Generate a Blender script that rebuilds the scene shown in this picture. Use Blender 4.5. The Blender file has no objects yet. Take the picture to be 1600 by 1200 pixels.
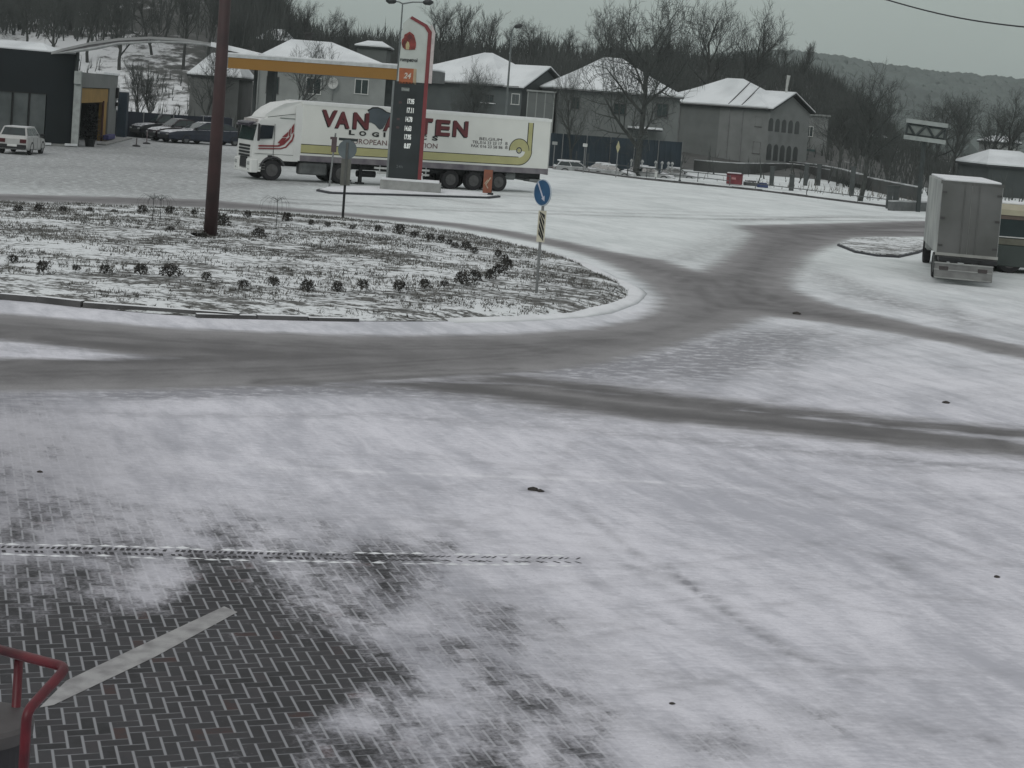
import bpy, math, random
import numpy as np
from mathutils import Vector, Matrix, noise as mnoise
R = math.radians
scene = bpy.context.scene
col = scene.collection

# ------------------------------------------------------------------ camera
F_PX, PITCH, ROLL, CY, H = 2493.8, 0.06, 0.0753, 323.0, 4.334   # photo is 1600 x 1200
cam_d = bpy.data.cameras.new('camera'); cam = bpy.data.objects.new('camera', cam_d); col.objects.link(cam)
cam.location = (0, 0, H)
cam.rotation_mode = 'QUATERNION'
cam.rotation_quaternion = (Matrix.Rotation(math.pi/2 - PITCH, 4, 'X') @ Matrix.Rotation(ROLL, 4, 'Z')).to_quaternion()
cam_d.sensor_fit = 'HORIZONTAL'; cam_d.sensor_width = 36; cam_d.lens = F_PX/1600*36
cam_d.shift_y = (CY - 600)/1600
cam_d.clip_start = 0.1; cam_d.clip_end = 6000
scene.camera = cam

# ------------------------------------------------------------------ world, sun, exposure
world = bpy.data.worlds.new('World'); scene.world = world; world.use_nodes = True
wn = world.node_tree.nodes; wl = world.node_tree.links
bg = wn['Background']; bg.inputs[1].default_value = 0.1
sky = wn.new('ShaderNodeTexSky'); sky.sky_type = 'NISHITA'; sky.sun_disc = False
sky.sun_elevation = R(32); sky.sun_rotation = R(200); sky.dust_density = 4; sky.air_density = 1.5
hs = wn.new('ShaderNodeHueSaturation'); hs.inputs['Saturation'].default_value = 0.1; hs.inputs['Value'].default_value = 0.35
wl.new(sky.outputs[0], hs.inputs['Color'])
tc = wn.new('ShaderNodeTexCoord'); sx = wn.new('ShaderNodeSeparateXYZ'); wl.new(tc.outputs['Generated'], sx.inputs[0])
ramp = wn.new('ShaderNodeValToRGB'); wl.new(sx.outputs[2], ramp.inputs[0])
e = ramp.color_ramp.elements
e[0].position = 0.0; e[0].color = (0.52, 0.605, 0.575, 1)
e[1].position = 0.75; e[1].color = (1.0, 0.98, 1.02, 1)
m_ = e.new(0.10); m_.color = (0.56, 0.645, 0.61, 1)
cn = wn.new('ShaderNodeTexNoise'); cn.inputs['Scale'].default_value = 1.6; cn.inputs['Detail'].default_value = 4
wl.new(tc.outputs['Generated'], cn.inputs['Vector'])
cr = wn.new('ShaderNodeMapRange'); cr.inputs[1].default_value = .3; cr.inputs[2].default_value = .7
cr.inputs[3].default_value = 6.0; cr.inputs[4].default_value = 6.9; wl.new(cn.outputs[0], cr.inputs[0])
mul = wn.new('ShaderNodeVectorMath'); mul.operation = 'SCALE'; wl.new(ramp.outputs[0], mul.inputs[0]); wl.new(cr.outputs[0], mul.inputs['Scale'])
mx = wn.new('ShaderNodeMixRGB'); mx.blend_type = 'MIX'; mx.inputs[0].default_value = 0.85
wl.new(hs.outputs[0], mx.inputs[1]); wl.new(mul.outputs[0], mx.inputs[2]); wl.new(mx.outputs[0], bg.inputs[0])
sd = bpy.data.lights.new('sun', 'SUN'); sd.energy = 0.5; sd.angle = R(25); sd.color = (1, .97, .93)
sun = bpy.data.objects.new('sun', sd); col.objects.link(sun); sun.rotation_euler = (R(58), 0, R(-20))
scene.view_settings.view_transform = 'Standard'; scene.view_settings.look = 'None'
scene.view_settings.gamma = 1; scene.view_settings.exposure = 0.22
scene.cycles.volume_bounces = 0

# ------------------------------------------------------------------ pixel -> world
def ray(px, py):
    u = (px - 800)/F_PX; v = (py - CY)/F_PX
    cr_, sr = math.cos(ROLL), math.sin(ROLL)
    a = u*cr_ + v*sr; b = -u*sr + v*cr_
    c, s = math.cos(PITCH), math.sin(PITCH)
    return Vector((a, c - s*b, -s - c*b))
def G(px, py, z=0.0):
    d = ray(px, py); t = (z - H)/d.z
    return Vector((0, 0, H)) + d*t
def A(px, py, Y):
    d = ray(px, py); return Vector((0, 0, H)) + d*(Y/d.y)
class Plane:           # vertical plane through two ground points: pixel -> (s along, z up)
    def __init__(self, p, q, off=0.0):
        self.p = Vector((p.x, p.y, 0)); self.d = Vector((q.x-p.x, q.y-p.y, 0)); self.L = self.d.length; self.d.normalize()
        self.n = Vector((-self.d.y, self.d.x, 0))       # away from the camera
        self.rot = math.atan2(self.d.y, self.d.x)
    def uv(self, px, py, off=0.0):
        r = ray(px, py); o = Vector((0, 0, H)); p = self.p + self.n*off
        t = (p - o).dot(self.n)/r.dot(self.n); q = o + r*t
        return (q - self.p).dot(self.d), q.z
    def w(self, s, y, z=0): return self.p + self.d*s + self.n*y + Vector((0, 0, z))

# ------------------------------------------------------------------ materials
MATS = {}
def nodes_of(m):
    m.use_nodes = True; return m.node_tree.nodes, m.node_tree.links
def mat(name, c, rough=.7, var=.18, scale=3.0, metal=0.0, snow=0.0, emit=0, bump=0.0, spec=.4, c2=None):
    """painted / plain surface: colour broken up by dirt noise; snow > 0 lays snow on upward faces"""
    if name in MATS: return MATS[name]
    m = bpy.data.materials.new(name); n, l = nodes_of(m); p = n['Principled BSDF']
    p.inputs['Roughness'].default_value = rough; p.inputs['Metallic'].default_value = metal
    p.inputs['Specular IOR Level'].default_value = spec
    t = n.new('ShaderNodeTexCoord'); nz = n.new('ShaderNodeTexNoise'); nz.inputs['Scale'].default_value = scale
    nz.inputs['Detail'].default_value = 5; l.new(t.outputs['Object'], nz.inputs['Vector'])
    r_ = n.new('ShaderNodeValToRGB'); l.new(nz.outputs[0], r_.inputs[0])
    d = c2 if c2 else tuple(x*(1-var*1.6) for x in c)
    r_.color_ramp.elements[0].position = .3; r_.color_ramp.elements[0].color = (*d, 1)
    r_.color_ramp.elements[1].position = .62; r_.color_ramp.elements[1].color = (*c, 1)
    out = r_.outputs[0]
    if snow > 0:
        g = n.new('ShaderNodeNewGeometry'); s = n.new('ShaderNodeSeparateXYZ'); l.new(g.outputs['Normal'], s.inputs[0])
        n2 = n.new('ShaderNodeTexNoise'); n2.inputs['Scale'].default_value = 6; l.new(t.outputs['Object'], n2.inputs['Vector'])
        ad = n.new('ShaderNodeMath'); ad.operation = 'MULTIPLY_ADD'; ad.inputs[1].default_value = .5; l.new(n2.outputs[0], ad.inputs[0]); l.new(s.outputs[2], ad.inputs[2])
        mr = n.new('ShaderNodeMapRange'); mr.inputs[1].default_value = 1.3-snow*.8; mr.inputs[2].default_value = 1.5-snow*.8
        l.new(ad.outputs[0], mr.inputs[0])
        mm = n.new('ShaderNodeMixRGB'); l.new(mr.outputs[0], mm.inputs[0]); l.new(out, mm.inputs[1]); mm.inputs[2].default_value = (.72, .75, .76, 1)
        out = mm.outputs[0]
    l.new(out, p.inputs['Base Color'])
    if bump:
        b = n.new('ShaderNodeBump'); b.inputs['Strength'].default_value = bump; b.inputs['Distance'].default_value = .05
        l.new(nz.outputs[0], b.inputs['Height']); l.new(b.outputs[0], p.inputs['Normal'])
    if emit:
        l.new(out, p.inputs['Emission Color']); p.inputs['Emission Strength'].default_value = emit
    MATS[name] = m; return m
ROOFSNOW = mat('roof_snow', (.70, .745, .75), .9, .10, .35, bump=.25, c2=(.54, .58, .585))
SNOW = mat('snow', (.74, .77, .78), .9, .10, 1.2, bump=.3)
WHITE = mat('white_paint', (.70, .72, .68), .45, .07, 1.2)
TRAIL = mat('trailer_white', (.68, .70, .66), .5, .05, .8)
DARK = mat('dark_rubber', (.022, .022, .024), .8, .3, 4)
BLACK = mat('black_plastic', (.012, .013, .015), .5, .2, 3)
GLASS = mat('dark_glass', (.02, .035, .035), .12, .3, 1.5, spec=.6)
STEEL = mat('grey_steel', (.22, .23, .23), .5, .15, 3, metal=.3)
ALU = mat('aluminium', (.42, .43, .43), .4, .15, 3, metal=.6)
CONC = mat('concrete', (.30, .31, .30), .85, .2, 2, bump=.3)

# ------------------------------------------------------------------ mesh helpers
class MB:
    def __init__(s): s.v = []; s.f = []
    def add(s, vs, fs):
        o = len(s.v); s.v += [tuple(v) for v in vs]; s.f += [tuple(i+o for i in f) for f in fs]; return s
    def box(s, x0, x1, y0, y1, z0, z1, b=0.0):
        if b <= 0:
            vs = [(x, y, z) for x in (x0, x1) for y in (y0, y1) for z in (z0, z1)]
            return s.add(vs, [(0,1,3,2), (4,6,7,5), (0,4,5,1), (2,3,7,6), (0,2,6,4), (1,5,7,3)])
        # chamfered in plan, with a small top chamfer
        def ring(i, z): return [(x0+i+b, y0+i, z), (x1-i-b, y0+i, z), (x1-i, y0+i+b, z), (x1-i, y1-i-b, z), (x1-i-b, y1-i, z), (x0+i+b, y1-i, z), (x0+i, y1-i-b, z), (x0+i, y0+i+b, z)]
        vs = ring(b*.5, z0) + ring(0, z0+b*.5) + ring(0, z1-b*.5) + ring(b*.5, z1)
        fs = [tuple(range(7, -1, -1)), tuple(range(24, 32))]
        for k in range(3):
            for i in range(8): fs.append((k*8+i, k*8+(i+1) % 8, (k+1)*8+(i+1) % 8, (k+1)*8+i))
        return s.add(vs, fs)
    def tube(s, pts, rad, n=8, cap=True):
        pts = [Vector(p) for p in pts]; k = len(pts)
        if not hasattr(rad, '__len__'): rad = [rad]*k
        vs = []; up = Vector((0, 0, 1)); pa = None
        for i, p in enumerate(pts):
            t = (pts[min(i+1, k-1)] - pts[max(i-1, 0)])
            if t.length < 1e-9: t = Vector((0, 0, 1))
            t.normalize()
            if pa is None: a = t.cross(up) if abs(t.z) < .95 else t.cross(Vector((1, 0, 0)))
            else:
                a = pa - t*pa.dot(t)
                if a.length < 1e-6: a = t.cross(Vector((1, 0, 0)))
            a.normalize(); b = t.cross(a); pa = a
            for j in range(n):
                g = 2*math.pi*j/n; vs.append(p + (a*math.cos(g) + b*math.sin(g))*rad[i])
        fs = []
        for i in range(k-1):
            for j in range(n): fs.append((i*n+j, i*n+(j+1) % n, (i+1)*n+(j+1) % n, (i+1)*n+j))
        if cap: fs += [tuple(range(n-1, -1, -1)), tuple(range((k-1)*n, k*n))]
        return s.add(vs, fs)
    def prism(s, poly, f0, f1):        # poly of 2D points; f0/f1 map (a,b)->3D for the two ends
        n = len(poly); vs = [f0(*p) for p in poly] + [f1(*p) for p in poly]
        fs = [tuple(range(n-1, -1, -1)), tuple(range(n, 2*n))] + [(i, (i+1) % n, n+(i+1) % n, n+i) for i in range(n)]
        return s.add(vs, fs)
    def extr_y(s, poly, y0, y1): return s.prism(poly, lambda a, b: (a, y0, b), lambda a, b: (a, y1, b))
    def extr_z(s, poly, z0, z1): return s.prism(poly, lambda a, b: (a, b, z0), lambda a, b: (a, b, z1))
    def loft(s, rings, cap=True):
        n = len(rings[0]); vs = [v for r in rings for v in r]; fs = []
        for i in range(len(rings)-1):
            for j in range(n): fs.append((i*n+j, i*n+(j+1) % n, (i+1)*n+(j+1) % n, (i+1)*n+j))
        if cap: fs += [tuple(range(n-1, -1, -1)), tuple(range((len(rings)-1)*n, len(rings)*n))]
        return s.add(vs, fs)
    def quad(s, a, b, c, d): return s.add([a, b, c, d], [(0, 1, 2, 3)])
    def build(s, name, m, parent=None, smooth=False, loc=None):
        me = bpy.data.meshes.new(name); me.from_pydata(s.v, [], s.f); me.validate(); me.update()
        me.materials.append(m)
        import bmesh
        bm = bmesh.new(); bm.from_mesh(me); bmesh.ops.recalc_face_normals(bm, faces=bm.faces); bm.to_mesh(me); bm.free()
        if smooth:
            for p in me.polygons: p.use_smooth = True
        o = bpy.data.objects.new(name, me); col.objects.link(o)
        if parent: o.parent = parent
        if loc: o.location = loc
        return o
def tag(o, label, cat, group=None):
    if len(label.split()) > 16: print('LONG', len(label.split()), label)
    o['label'] = label; o['category'] = cat
    if group: o['group'] = group
    return o
def thing(name, label, cat, loc=(0, 0, 0), rz=0.0, group=None):
    o = bpy.data.objects.new(name, None); col.objects.link(o); o.empty_display_size = .2
    o.location = loc; o.rotation_euler = (0, 0, rz); return tag(o, label, cat, group)
def struct(o, kind='structure'): o['kind'] = kind; return o
def dup(root, loc, rz=0.0, label=None, scale=None, group=None):
    r = root.copy(); col.objects.link(r); r.location = loc; r.rotation_euler = (0, 0, rz)
    if scale: r.scale = scale if hasattr(scale, '__len__') else (scale,)*3
    if label: r['label'] = label
    if group: r['group'] = group
    for ch in root.children:
        c = ch.copy(); col.objects.link(c); c.parent = r
        for g in ch.children: d = g.copy(); col.objects.link(d); d.parent = c
    return r
def text(name, body, m, parent, x, y, z, w, h, bold=.02, depth=.006, shear=0.0):
    """lettering standing on the local x-z plane, facing -y; lower left at (x, z), fitted to w x h"""
    cu = bpy.data.curves.new(name, 'FONT'); cu.body = body; cu.offset = bold; cu.extrude = 0.002; cu.resolution_u = 3; cu.shear = shear
    to = bpy.data.objects.new('tmp', cu); me = bpy.data.meshes.new_from_object(to)
    bpy.data.objects.remove(to)
    co = np.array([v.co[:] for v in me.vertices]); mn = co.min(0); mxx = co.max(0)
    for v in me.vertices:
        a, b, c = v.co
        v.co = ((a-mn[0])/(mxx[0]-mn[0])*w, depth*(c/.002), (b-mn[1])/(mxx[1]-mn[1])*h)
    me.name = name; me.materials.clear(); me.materials.append(m)
    o = bpy.data.objects.new(name, me); col.objects.link(o); o.parent = parent; o.location = (x, y, z); return o

rnd = random.Random(7)
# ------------------------------------------------------------------ ground sheet (snow, worn roads, pavers)
def world_poly(pp): return np.array([G(x, y).xy[:] for x, y in pp])
def sdf(P, poly, closed=True):
    d = np.full(len(P), 1e9); inside = np.zeros(len(P), bool); n = len(poly)
    for i in range(n if closed else n-1):
        a = poly[i]; b = poly[(i+1) % n]; ab = b-a; ap = P-a
        t = np.clip((ap@ab)/max(ab@ab, 1e-9), 0, 1); d = np.minimum(d, np.hypot(*(ap - t[:, None]*ab).T))
        if closed:
            c = ((a[1] > P[:, 1]) != (b[1] > P[:, 1])); dy = (b[1]-a[1]) or 1e-9
            inside ^= c & (P[:, 0] < ab[0]*(P[:, 1]-a[1])/dy + a[0])
    return np.where(inside, d, -d) if closed else d
ROAD = world_poly([(-160,476),(0,490),(130,500),(260,512),(400,518),(560,524),(700,524),(820,520),(920,513),(990,500),(1022,483),(1028,465),(1012,446),(985,430),(940,408),(900,395),(850,382),(780,367),(700,354),(620,346),(540,338),(450,331),(330,325),(200,320),(0,314),(-160,310),(-160,302),(0,303),(200,308),(330,312),(450,324),(560,334),(640,341),(720,349),(800,361),(880,376),(960,394),(1040,407),(1092,424),(1125,405),(1152,384),(1172,366),(1150,352),(1250,350),(1440,345),(1640,352),(1640,378),(1440,370),(1340,371),(1300,385),(1262,402),(1242,430),(1240,452),(1290,473),(1360,490),(1450,511),(1640,549),(1640,570),(1500,541),(1400,521),(1300,506),(1200,494),(1150,512),(1050,542),(950,567),(850,582),(700,592),(500,602),(300,608),(100,612),(-160,615)])
ROAD2 = world_poly([(430,597),(600,586),(800,580),(1000,607),(1200,632),(1400,653),(1640,674),(1640,718),(1400,698),(1200,676),(1000,657),(800,632),(650,614),(500,606)])
WEDGE = world_poly([(-160,524),(0,528),(100,540),(200,552),(270,560),(120,562),(0,562),(-160,560)])
STROKES = [  # centre line in pixels, half width m, strength
    ([(430,316),(560,322),(650,327),(850,334),(1100,342),(1440,346)], .35, .75), ([(430,310),(560,317),(700,325),(900,331),(1150,338),(1440,342)], .25, .6),
    ([(600,594),(820,600),(1000,622),(1200,645),(1400,668),(1640,692)], .28, -.58), ([(0,552),(300,574),(620,570),(860,548)], .12, -.2),
    ([(1000,600),(1250,560),(1450,520)], .5, .35), ([(900,578),(1100,552),(1280,520)], .8, .5), ([(1200,640),(1235,600),(1245,540)], .25, .3), ([(1090,640),(1110,600),(1150,550)], .4, .3),
    ([(0,636),(250,650),(600,648),(900,672),(1200,700),(1640,740)], .18, .35), ([(200,618),(500,612),(700,622),(900,650)], .35, .45), ([(350,605),(700,608),(1000,640)], .3, .35), ([(-100,622),(100,620),(350,612),(600,604)], .5, .75), ([(600,602),(800,612),(950,630)], .8, .55), ([(700,640),(950,665),(1250,700),(1640,745)], .5, .3), ([(900,585),(1100,560),(1180,520)], 1.1, .65), ([(1230,400),(1290,440),(1400,480)], 1.0, .4), ([(1150,345),(1300,338),(1440,340)], .6, .5), ([(1060,405),(1120,385),(1165,355)], 1.0, .5),
    ([(900,790),(1000,870),(1080,915),(1150,960),(1240,1020),(1340,1065)], .07, .42), ([(1040,880),(1100,935),(1160,975),(1230,1022)], .04, .5), ([(870,800),(980,885),(1065,935),(1135,985),(1220,1040)], .10, .22), ([(1280,930),(1340,950),(1430,965)], .05, .3),
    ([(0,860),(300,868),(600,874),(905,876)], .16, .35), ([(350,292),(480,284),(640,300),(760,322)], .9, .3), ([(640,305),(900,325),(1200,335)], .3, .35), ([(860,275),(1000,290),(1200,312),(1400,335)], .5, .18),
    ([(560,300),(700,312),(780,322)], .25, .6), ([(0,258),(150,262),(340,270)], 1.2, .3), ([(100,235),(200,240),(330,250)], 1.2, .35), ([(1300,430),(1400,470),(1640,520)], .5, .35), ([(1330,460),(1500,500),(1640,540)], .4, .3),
    ([(1480,470),(1500,500),(1520,530)], .3, .35), ([(1400,420),(1480,450),(1600,470)], .5, .25), ([(900,690),(870,730),(850,760)], .12, .3), ([(1390,870),(1415,890)], .12, .6), ([(822,765),(848,768)], .07, .9)]
STROKES += [([(420,285),(500,290),(600,296)], .8, .45), ([(660,299),(720,301),(820,307)], .9, .5), ([(345,288),(400,287)], .6, .3)]  # shade beneath the truck, painted into the ground as dark strokes
rr = random.Random(3)
for i in range(22):      # pairs of wheel tracks swinging across the forecourt
    y0 = rr.uniform(620, 1150); x0 = rr.uniform(-200, 900); s = rr.uniform(-.12, .35); L = rr.uniform(700, 1500); c = rr.uniform(-60, 60); wd = rr.uniform(.06, .1); st_ = rr.uniform(.07, .17)
    for off in (0, (y0-150)*.11): STROKES.append(([(x0+L*t, y0+off+L*t*s+c*math.sin(t*3.1)) for t in (0, .2, .4, .6, .8, 1)], wd, st_))
for i in range(46):      # faint wheel marks crossing the forecourt
    x0 = rr.uniform(-100, 1500); y0 = rr.uniform(640, 1100); L = rr.uniform(150, 600); s = rr.uniform(-.05, .3) if rr.random() < .7 else rr.uniform(.3, .8)
    STROKES.append(([(x0+L*t, y0+L*t*s+20*math.sin(t*3+i)) for t in (0, .25, .5, .75, 1)], rr.uniform(.04, .16), rr.uniform(.08, .22)))
for i in range(26):
    x0 = rr.uniform(850, 1500); y0 = rr.uniform(500, 660); L = rr.uniform(150, 400); s = rr.uniform(-.25, .35)
    STROKES.append(([(x0+L*t, y0+L*t*s+12*math.sin(t*3+i)) for t in (0, .33, .66, 1)], rr.uniform(.08, .2), rr.uniform(.1, .25)))
for i in range(24):
    x0 = rr.uniform(800, 1500); y0 = rr.uniform(265, 335)+max(0, x0-1300)*.5; L = rr.uniform(150, 400)
    STROKES.append(([(x0, y0), (x0+L*.5, y0+L*.04), (x0+L, y0+L*.09)], rr.uniform(.15, .4), rr.uniform(.08, .2)))
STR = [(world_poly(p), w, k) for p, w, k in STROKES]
LIGHT = [(world_poly([(330,722),(420,730),(700,742),(1050,754)]), .07, .8), (world_poly([(1050,758),(1300,768),(1600,772)]), .05, .5), (world_poly([(0,850),(300,857),(620,862)]), .05, .5)]
COVER = [(50,1150,-.3),(150,1190,-.4),(30,1040,-.35),(250,1150,-.3),(400,1180,-.05),(500,1190,.3),(600,1110,.66),(620,1190,.35),(700,1150,.68),(760,1185,.2),(900,1190,.35),(830,1150,.6),(1000,1150,.85),(1100,1185,.74),(1250,1150,.9),(1500,1150,1.2),(1350,1060,1.1),
    (100,1000,-.3),(250,1000,-.35),(400,1000,-.15),(480,985,.2),(510,960,.45),(560,940,.55),(620,1010,.74),(500,1060,-.05),(590,1045,.15),(700,1000,.66),(760,975,.45),(740,1000,.5),(850,980,.82),(950,1000,1.05),(790,1050,.52),(840,1085,.5),(690,1080,.72),(1100,1000,1.2),
    (60,915,.40),(160,895,.46),(30,960,.32),(150,970,.05),(255,915,.85),(300,950,.0),(350,900,.3),(450,905,.5),(400,945,.05),(520,905,.6),(560,890,.2),(610,888,.2),(650,880,.6),(700,930,.85),(800,900,.95),(900,900,1.1),
    (340,843,.55),(480,860,.6),(200,840,.62),(50,830,.6),(100,780,.68),(0,740,.62),(0,650,.8),(120,720,.85),(300,780,.9),(450,830,.8),(600,820,.95),(800,800,1.1),(0,690,.85),(200,700,1.0),(400,700,1.25),(700,720,1.3),(1000,800,1.25),(1200,900,1.2),(1500,900,1.3),(1000,1080,1.0),(920,1120,.6),(880,1040,.75),(1480,1180,1.0),(330,1100,-.35),(130,1080,-.4),(420,1080,-.2)]  # left-edge values: thin snow, lowered further to paint in lens vignetting
COV = [(G(x, y), c) for x, y, c in COVER]
def ang(X, Y): return X/Y*2494, 4.334*2494/Y
def fbm1(x):
    v = np.zeros_like(x); a = .5; f = 1.0
    for o in range(4):
        xi = np.floor(x*f).astype(int); t = x*f-xi; t = t*t*(3-2*t)
        h = lambda k: np.modf(np.abs(np.sin(k*127.1+o*31.7)*43758.5453))[0]
        v += a*(h(xi)*(1-t)+h(xi+1)*t); a *= .5; f *= 2.1
    return v
def ground_attrs(P):
    X, Y = P[:, 0], P[:, 1]
    s1 = sdf(P, ROAD); s2 = sdf(P, ROAD2); sw = sdf(P, WEDGE)
    # hard along the roundabout edge, soft elsewhere
    soft = np.clip(.35+Y*.016, .4, 1.3)
    bare = np.maximum(np.clip(.5+s1/soft*.8, 0, 1), np.clip(.55+s2/1.6, 0, 1)*(.72+.28*np.clip((X+1.5)/5, 0, 1)))
    bare = bare*(1-.7*np.clip(.5+sw/.8, 0, 1))
    streak = np.where(s2 > -.3, fbm1(s2*2.2+31), fbm1(s1*1.5+7))
    track_and_shade = np.zeros(len(P))
    for pl, w, k in STR:
        d = sdf(P, pl, False); g = np.exp(-(d/w)**2*.9); track_and_shade = track_and_shade + k*g
    track_and_shade = track_and_shade + 1.0*np.clip((-.05-X/np.maximum(Y, 1))/.17, 0, 1)*np.clip((Y-52)/12, 0, 1)
    light = np.zeros(len(P))
    for pl, w, k in LIGHT:
        d = sdf(P, pl, False); light = np.maximum(light, k*np.exp(-(d/w)**2))
    ax, ay = ang(X, np.maximum(Y, 1)); W = np.full(len(P), .02); S = W*1.35
    for c, v in COV:
        bx, by = ang(c.x, c.y); g = np.exp(-(((ax-bx)/52)**2+((ay-by)/36)**2)); W += g; S += g*v
    cover = S/W
    cover = np.where(Y > 26, 1.5, cover)
    return bare, streak, np.clip(track_and_shade, -1, 1.2), cover, light
vs = []; fs = []
def patch(x0, x1, nx, y0, y1, ny):
    o = len(vs); xs = np.linspace(x0, x1, nx); ys = np.linspace(y0, y1, ny)
    for y in ys:
        for x in xs: vs.append((x, y, 0.0))
    for j in range(ny-1):
        for i in range(nx-1): fs.append((o+j*nx+i, o+j*nx+i+1, o+(j+1)*nx+i+1, o+(j+1)*nx+i))
patch(-9, 9, 301, 7, 22, 301); patch(-24, 24, 241, 22, 62, 221); patch(-70, 70, 201, 62, 182, 161)
patch(-24, -9, 12, 7, 22, 12); patch(9, 24, 12, 7, 22, 12); patch(-70, -24, 20, 7, 62, 20); patch(24, 70, 20, 7, 62, 20)
patch(-70, 70, 30, -40, 7, 12); patch(-2500, -70, 8, -40, 182, 8); patch(70, 2500, 8, -40, 182, 8); patch(-2500, 2500, 30, 182, 4000, 30)
me = bpy.data.meshes.new('ground'); me.from_pydata(vs, [], fs); me.update()
P = np.array(vs)[:, :2]
near = (P[:, 1] >= 7) & (P[:, 1] <= 182) & (np.abs(P[:, 0]) <= 70)
vals = [np.zeros(len(P)), np.full(len(P), .5), np.zeros(len(P)), np.full(len(P), 1.5), np.zeros(len(P))]
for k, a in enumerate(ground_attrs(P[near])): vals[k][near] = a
for nm, a in zip(('bare', 'streak', 'track_and_shade', 'cover', 'light'), vals):
    at = me.attributes.new(nm, 'FLOAT', 'POINT'); at.data.foreach_set('value', a.astype(np.float32))
ground = bpy.data.objects.new('ground', me); col.objects.link(ground); struct(ground)

gm = bpy.data.materials.new('snowy_ground'); n, l = nodes_of(gm); pr = n['Principled BSDF']
def M(op, a, b=None, c=None):
    x = n.new('ShaderNodeMath'); x.operation = op
    for i, q in enumerate((a, b, c)):
        if q is None: continue
        if isinstance(q, (int, float)): x.inputs[i].default_value = q
        else: l.new(q, x.inputs[i])
    return x.outputs[0]
def MR(v, a, b, c=0.0, d=1.0, smooth=True):
    x = n.new('ShaderNodeMapRange'); x.interpolation_type = 'SMOOTHSTEP' if smooth else 'LINEAR'
    l.new(v, x.inputs[0]); x.inputs[1].default_value = a; x.inputs[2].default_value = b; x.inputs[3].default_value = c; x.inputs[4].default_value = d
    return x.outputs[0]
def MIX(f, a, b):
    x = n.new('ShaderNodeMixRGB')
    for i, q in enumerate((f, a, b)):
        if isinstance(q, tuple): x.inputs[i].default_value = (*q, 1)
        elif isinstance(q, float): x.inputs[i].default_value = q
        else: l.new(q, x.inputs[i])
    return x.outputs[0]
def ATT(nm): x = n.new('ShaderNodeAttribute'); x.attribute_name = nm; return x.outputs['Fac']
geo = n.new('ShaderNodeNewGeometry'); sep = n.new('ShaderNodeSeparateXYZ'); l.new(geo.outputs['Position'], sep.inputs[0])
def NZ(scale, detail=4, sxyz=(1, 1, 1), rot=0.0, rough=.55, dist=0.0):
    mp = n.new('ShaderNodeMapping'); mp.vector_type = 'TEXTURE'; mp.inputs['Scale'].default_value = tuple(1/q for q in sxyz); mp.inputs['Rotation'].default_value = (0, 0, rot)
    l.new(geo.outputs['Position'], mp.inputs[0]); x = n.new('ShaderNodeTexNoise'); x.inputs['Scale'].default_value = scale
    x.inputs['Detail'].default_value = detail; x.inputs['Roughness'].default_value = rough; x.inputs['Distortion'].default_value = dist
    l.new(mp.outputs[0], x.inputs['Vector']); return x.outputs[0]
# herringbone pavers, 10 x 20 cm
YAW = .3386
u = M('DIVIDE', M('ADD', M('MULTIPLY', sep.outputs[0], math.cos(YAW)), M('MULTIPLY', sep.outputs[1], math.sin(YAW))), .1)
v = M('DIVIDE', M('SUBTRACT', M('MULTIPLY', sep.outputs[0], math.sin(YAW)), M('MULTIPLY', sep.outputs[1], math.cos(YAW))), .1)
ui = M('FLOOR', u); vi = M('FLOOR', v); fu = M('SUBTRACT', u, ui); fv = M('SUBTRACT', v, vi)
k = M('FLOORED_MODULO', M('SUBTRACT', ui, vi), 4.0)
eq = [M('COMPARE', k, float(i), .5) for i in range(4)]
dL = M('MULTIPLY_ADD', eq[1], 10.0, fu); dR = M('MULTIPLY_ADD', eq[0], 10.0, M('SUBTRACT', 1.0, fu))
dB = M('MULTIPLY_ADD', eq[2], 10.0, fv); dT = M('MULTIPLY_ADD', eq[3], 10.0, M('SUBTRACT', 1.0, fv))
# k==2 pairs with the cell at v-1 (k==3)
jd_side = M('MINIMUM', dL, dR); jd_row = M('MINIMUM', dB, dT)
nj = NZ(3.0, 3)
wside = MR(nj, .3, .7, .075, .12, False)
jmask = M('MAXIMUM', M('SUBTRACT', 1.0, MR(jd_side, .05, .13)), M('MULTIPLY', M('SUBTRACT', 1.0, MR(jd_row, .03, .10)), MR(nj, .35, .6, .15, .6)))
bid = n.new('ShaderNodeCombineXYZ'); l.new(M('SUBTRACT', ui, eq[1]), bid.inputs[0]); l.new(M('SUBTRACT', vi, eq[2]), bid.inputs[1])
wnz = n.new('ShaderNodeTexWhiteNoise'); l.new(bid.outputs[0], wnz.inputs[0])
brick = MIX(wnz.outputs[0], (.030, .031, .032), (.062, .060, .063))
brick = MIX(MR(NZ(.8, 3), .35, .65, 0, .5), brick, (.065, .066, .068))
brick = MIX(MR(wnz.outputs[0], .96, .99), brick, (.065, .045, .043))
brick = MIX(MR(NZ(12, 4), .35, .8), brick, (.05, .052, .055))
pav = MIX(jmask, brick, (.26, .27, .28))
cov = ATT('cover')
nA = NZ(.9, 6, (1, .7, 1), .5, .62, .6); nB = NZ(4.0, 5, (.45, 1.1, 1), -1.1, .6); nC = NZ(22, 3)
nD = NZ(60, 3, (.7, 1.4, 1), .3, .7)
cn_ = M('ADD', M('ADD', M('MULTIPLY', M('SUBTRACT', nA, .5), 1.0), M('MULTIPLY', M('SUBTRACT', nB, .5), .95)), M('MULTIPLY', M('SUBTRACT', nC, .5), .5))
cn_ = M('ADD', cn_, M('ADD', M('MULTIPLY', M('SUBTRACT', nD, .5), .35), M('MULTIPLY', M('SUBTRACT', wnz.outputs[0], .5), .16)))
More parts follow.
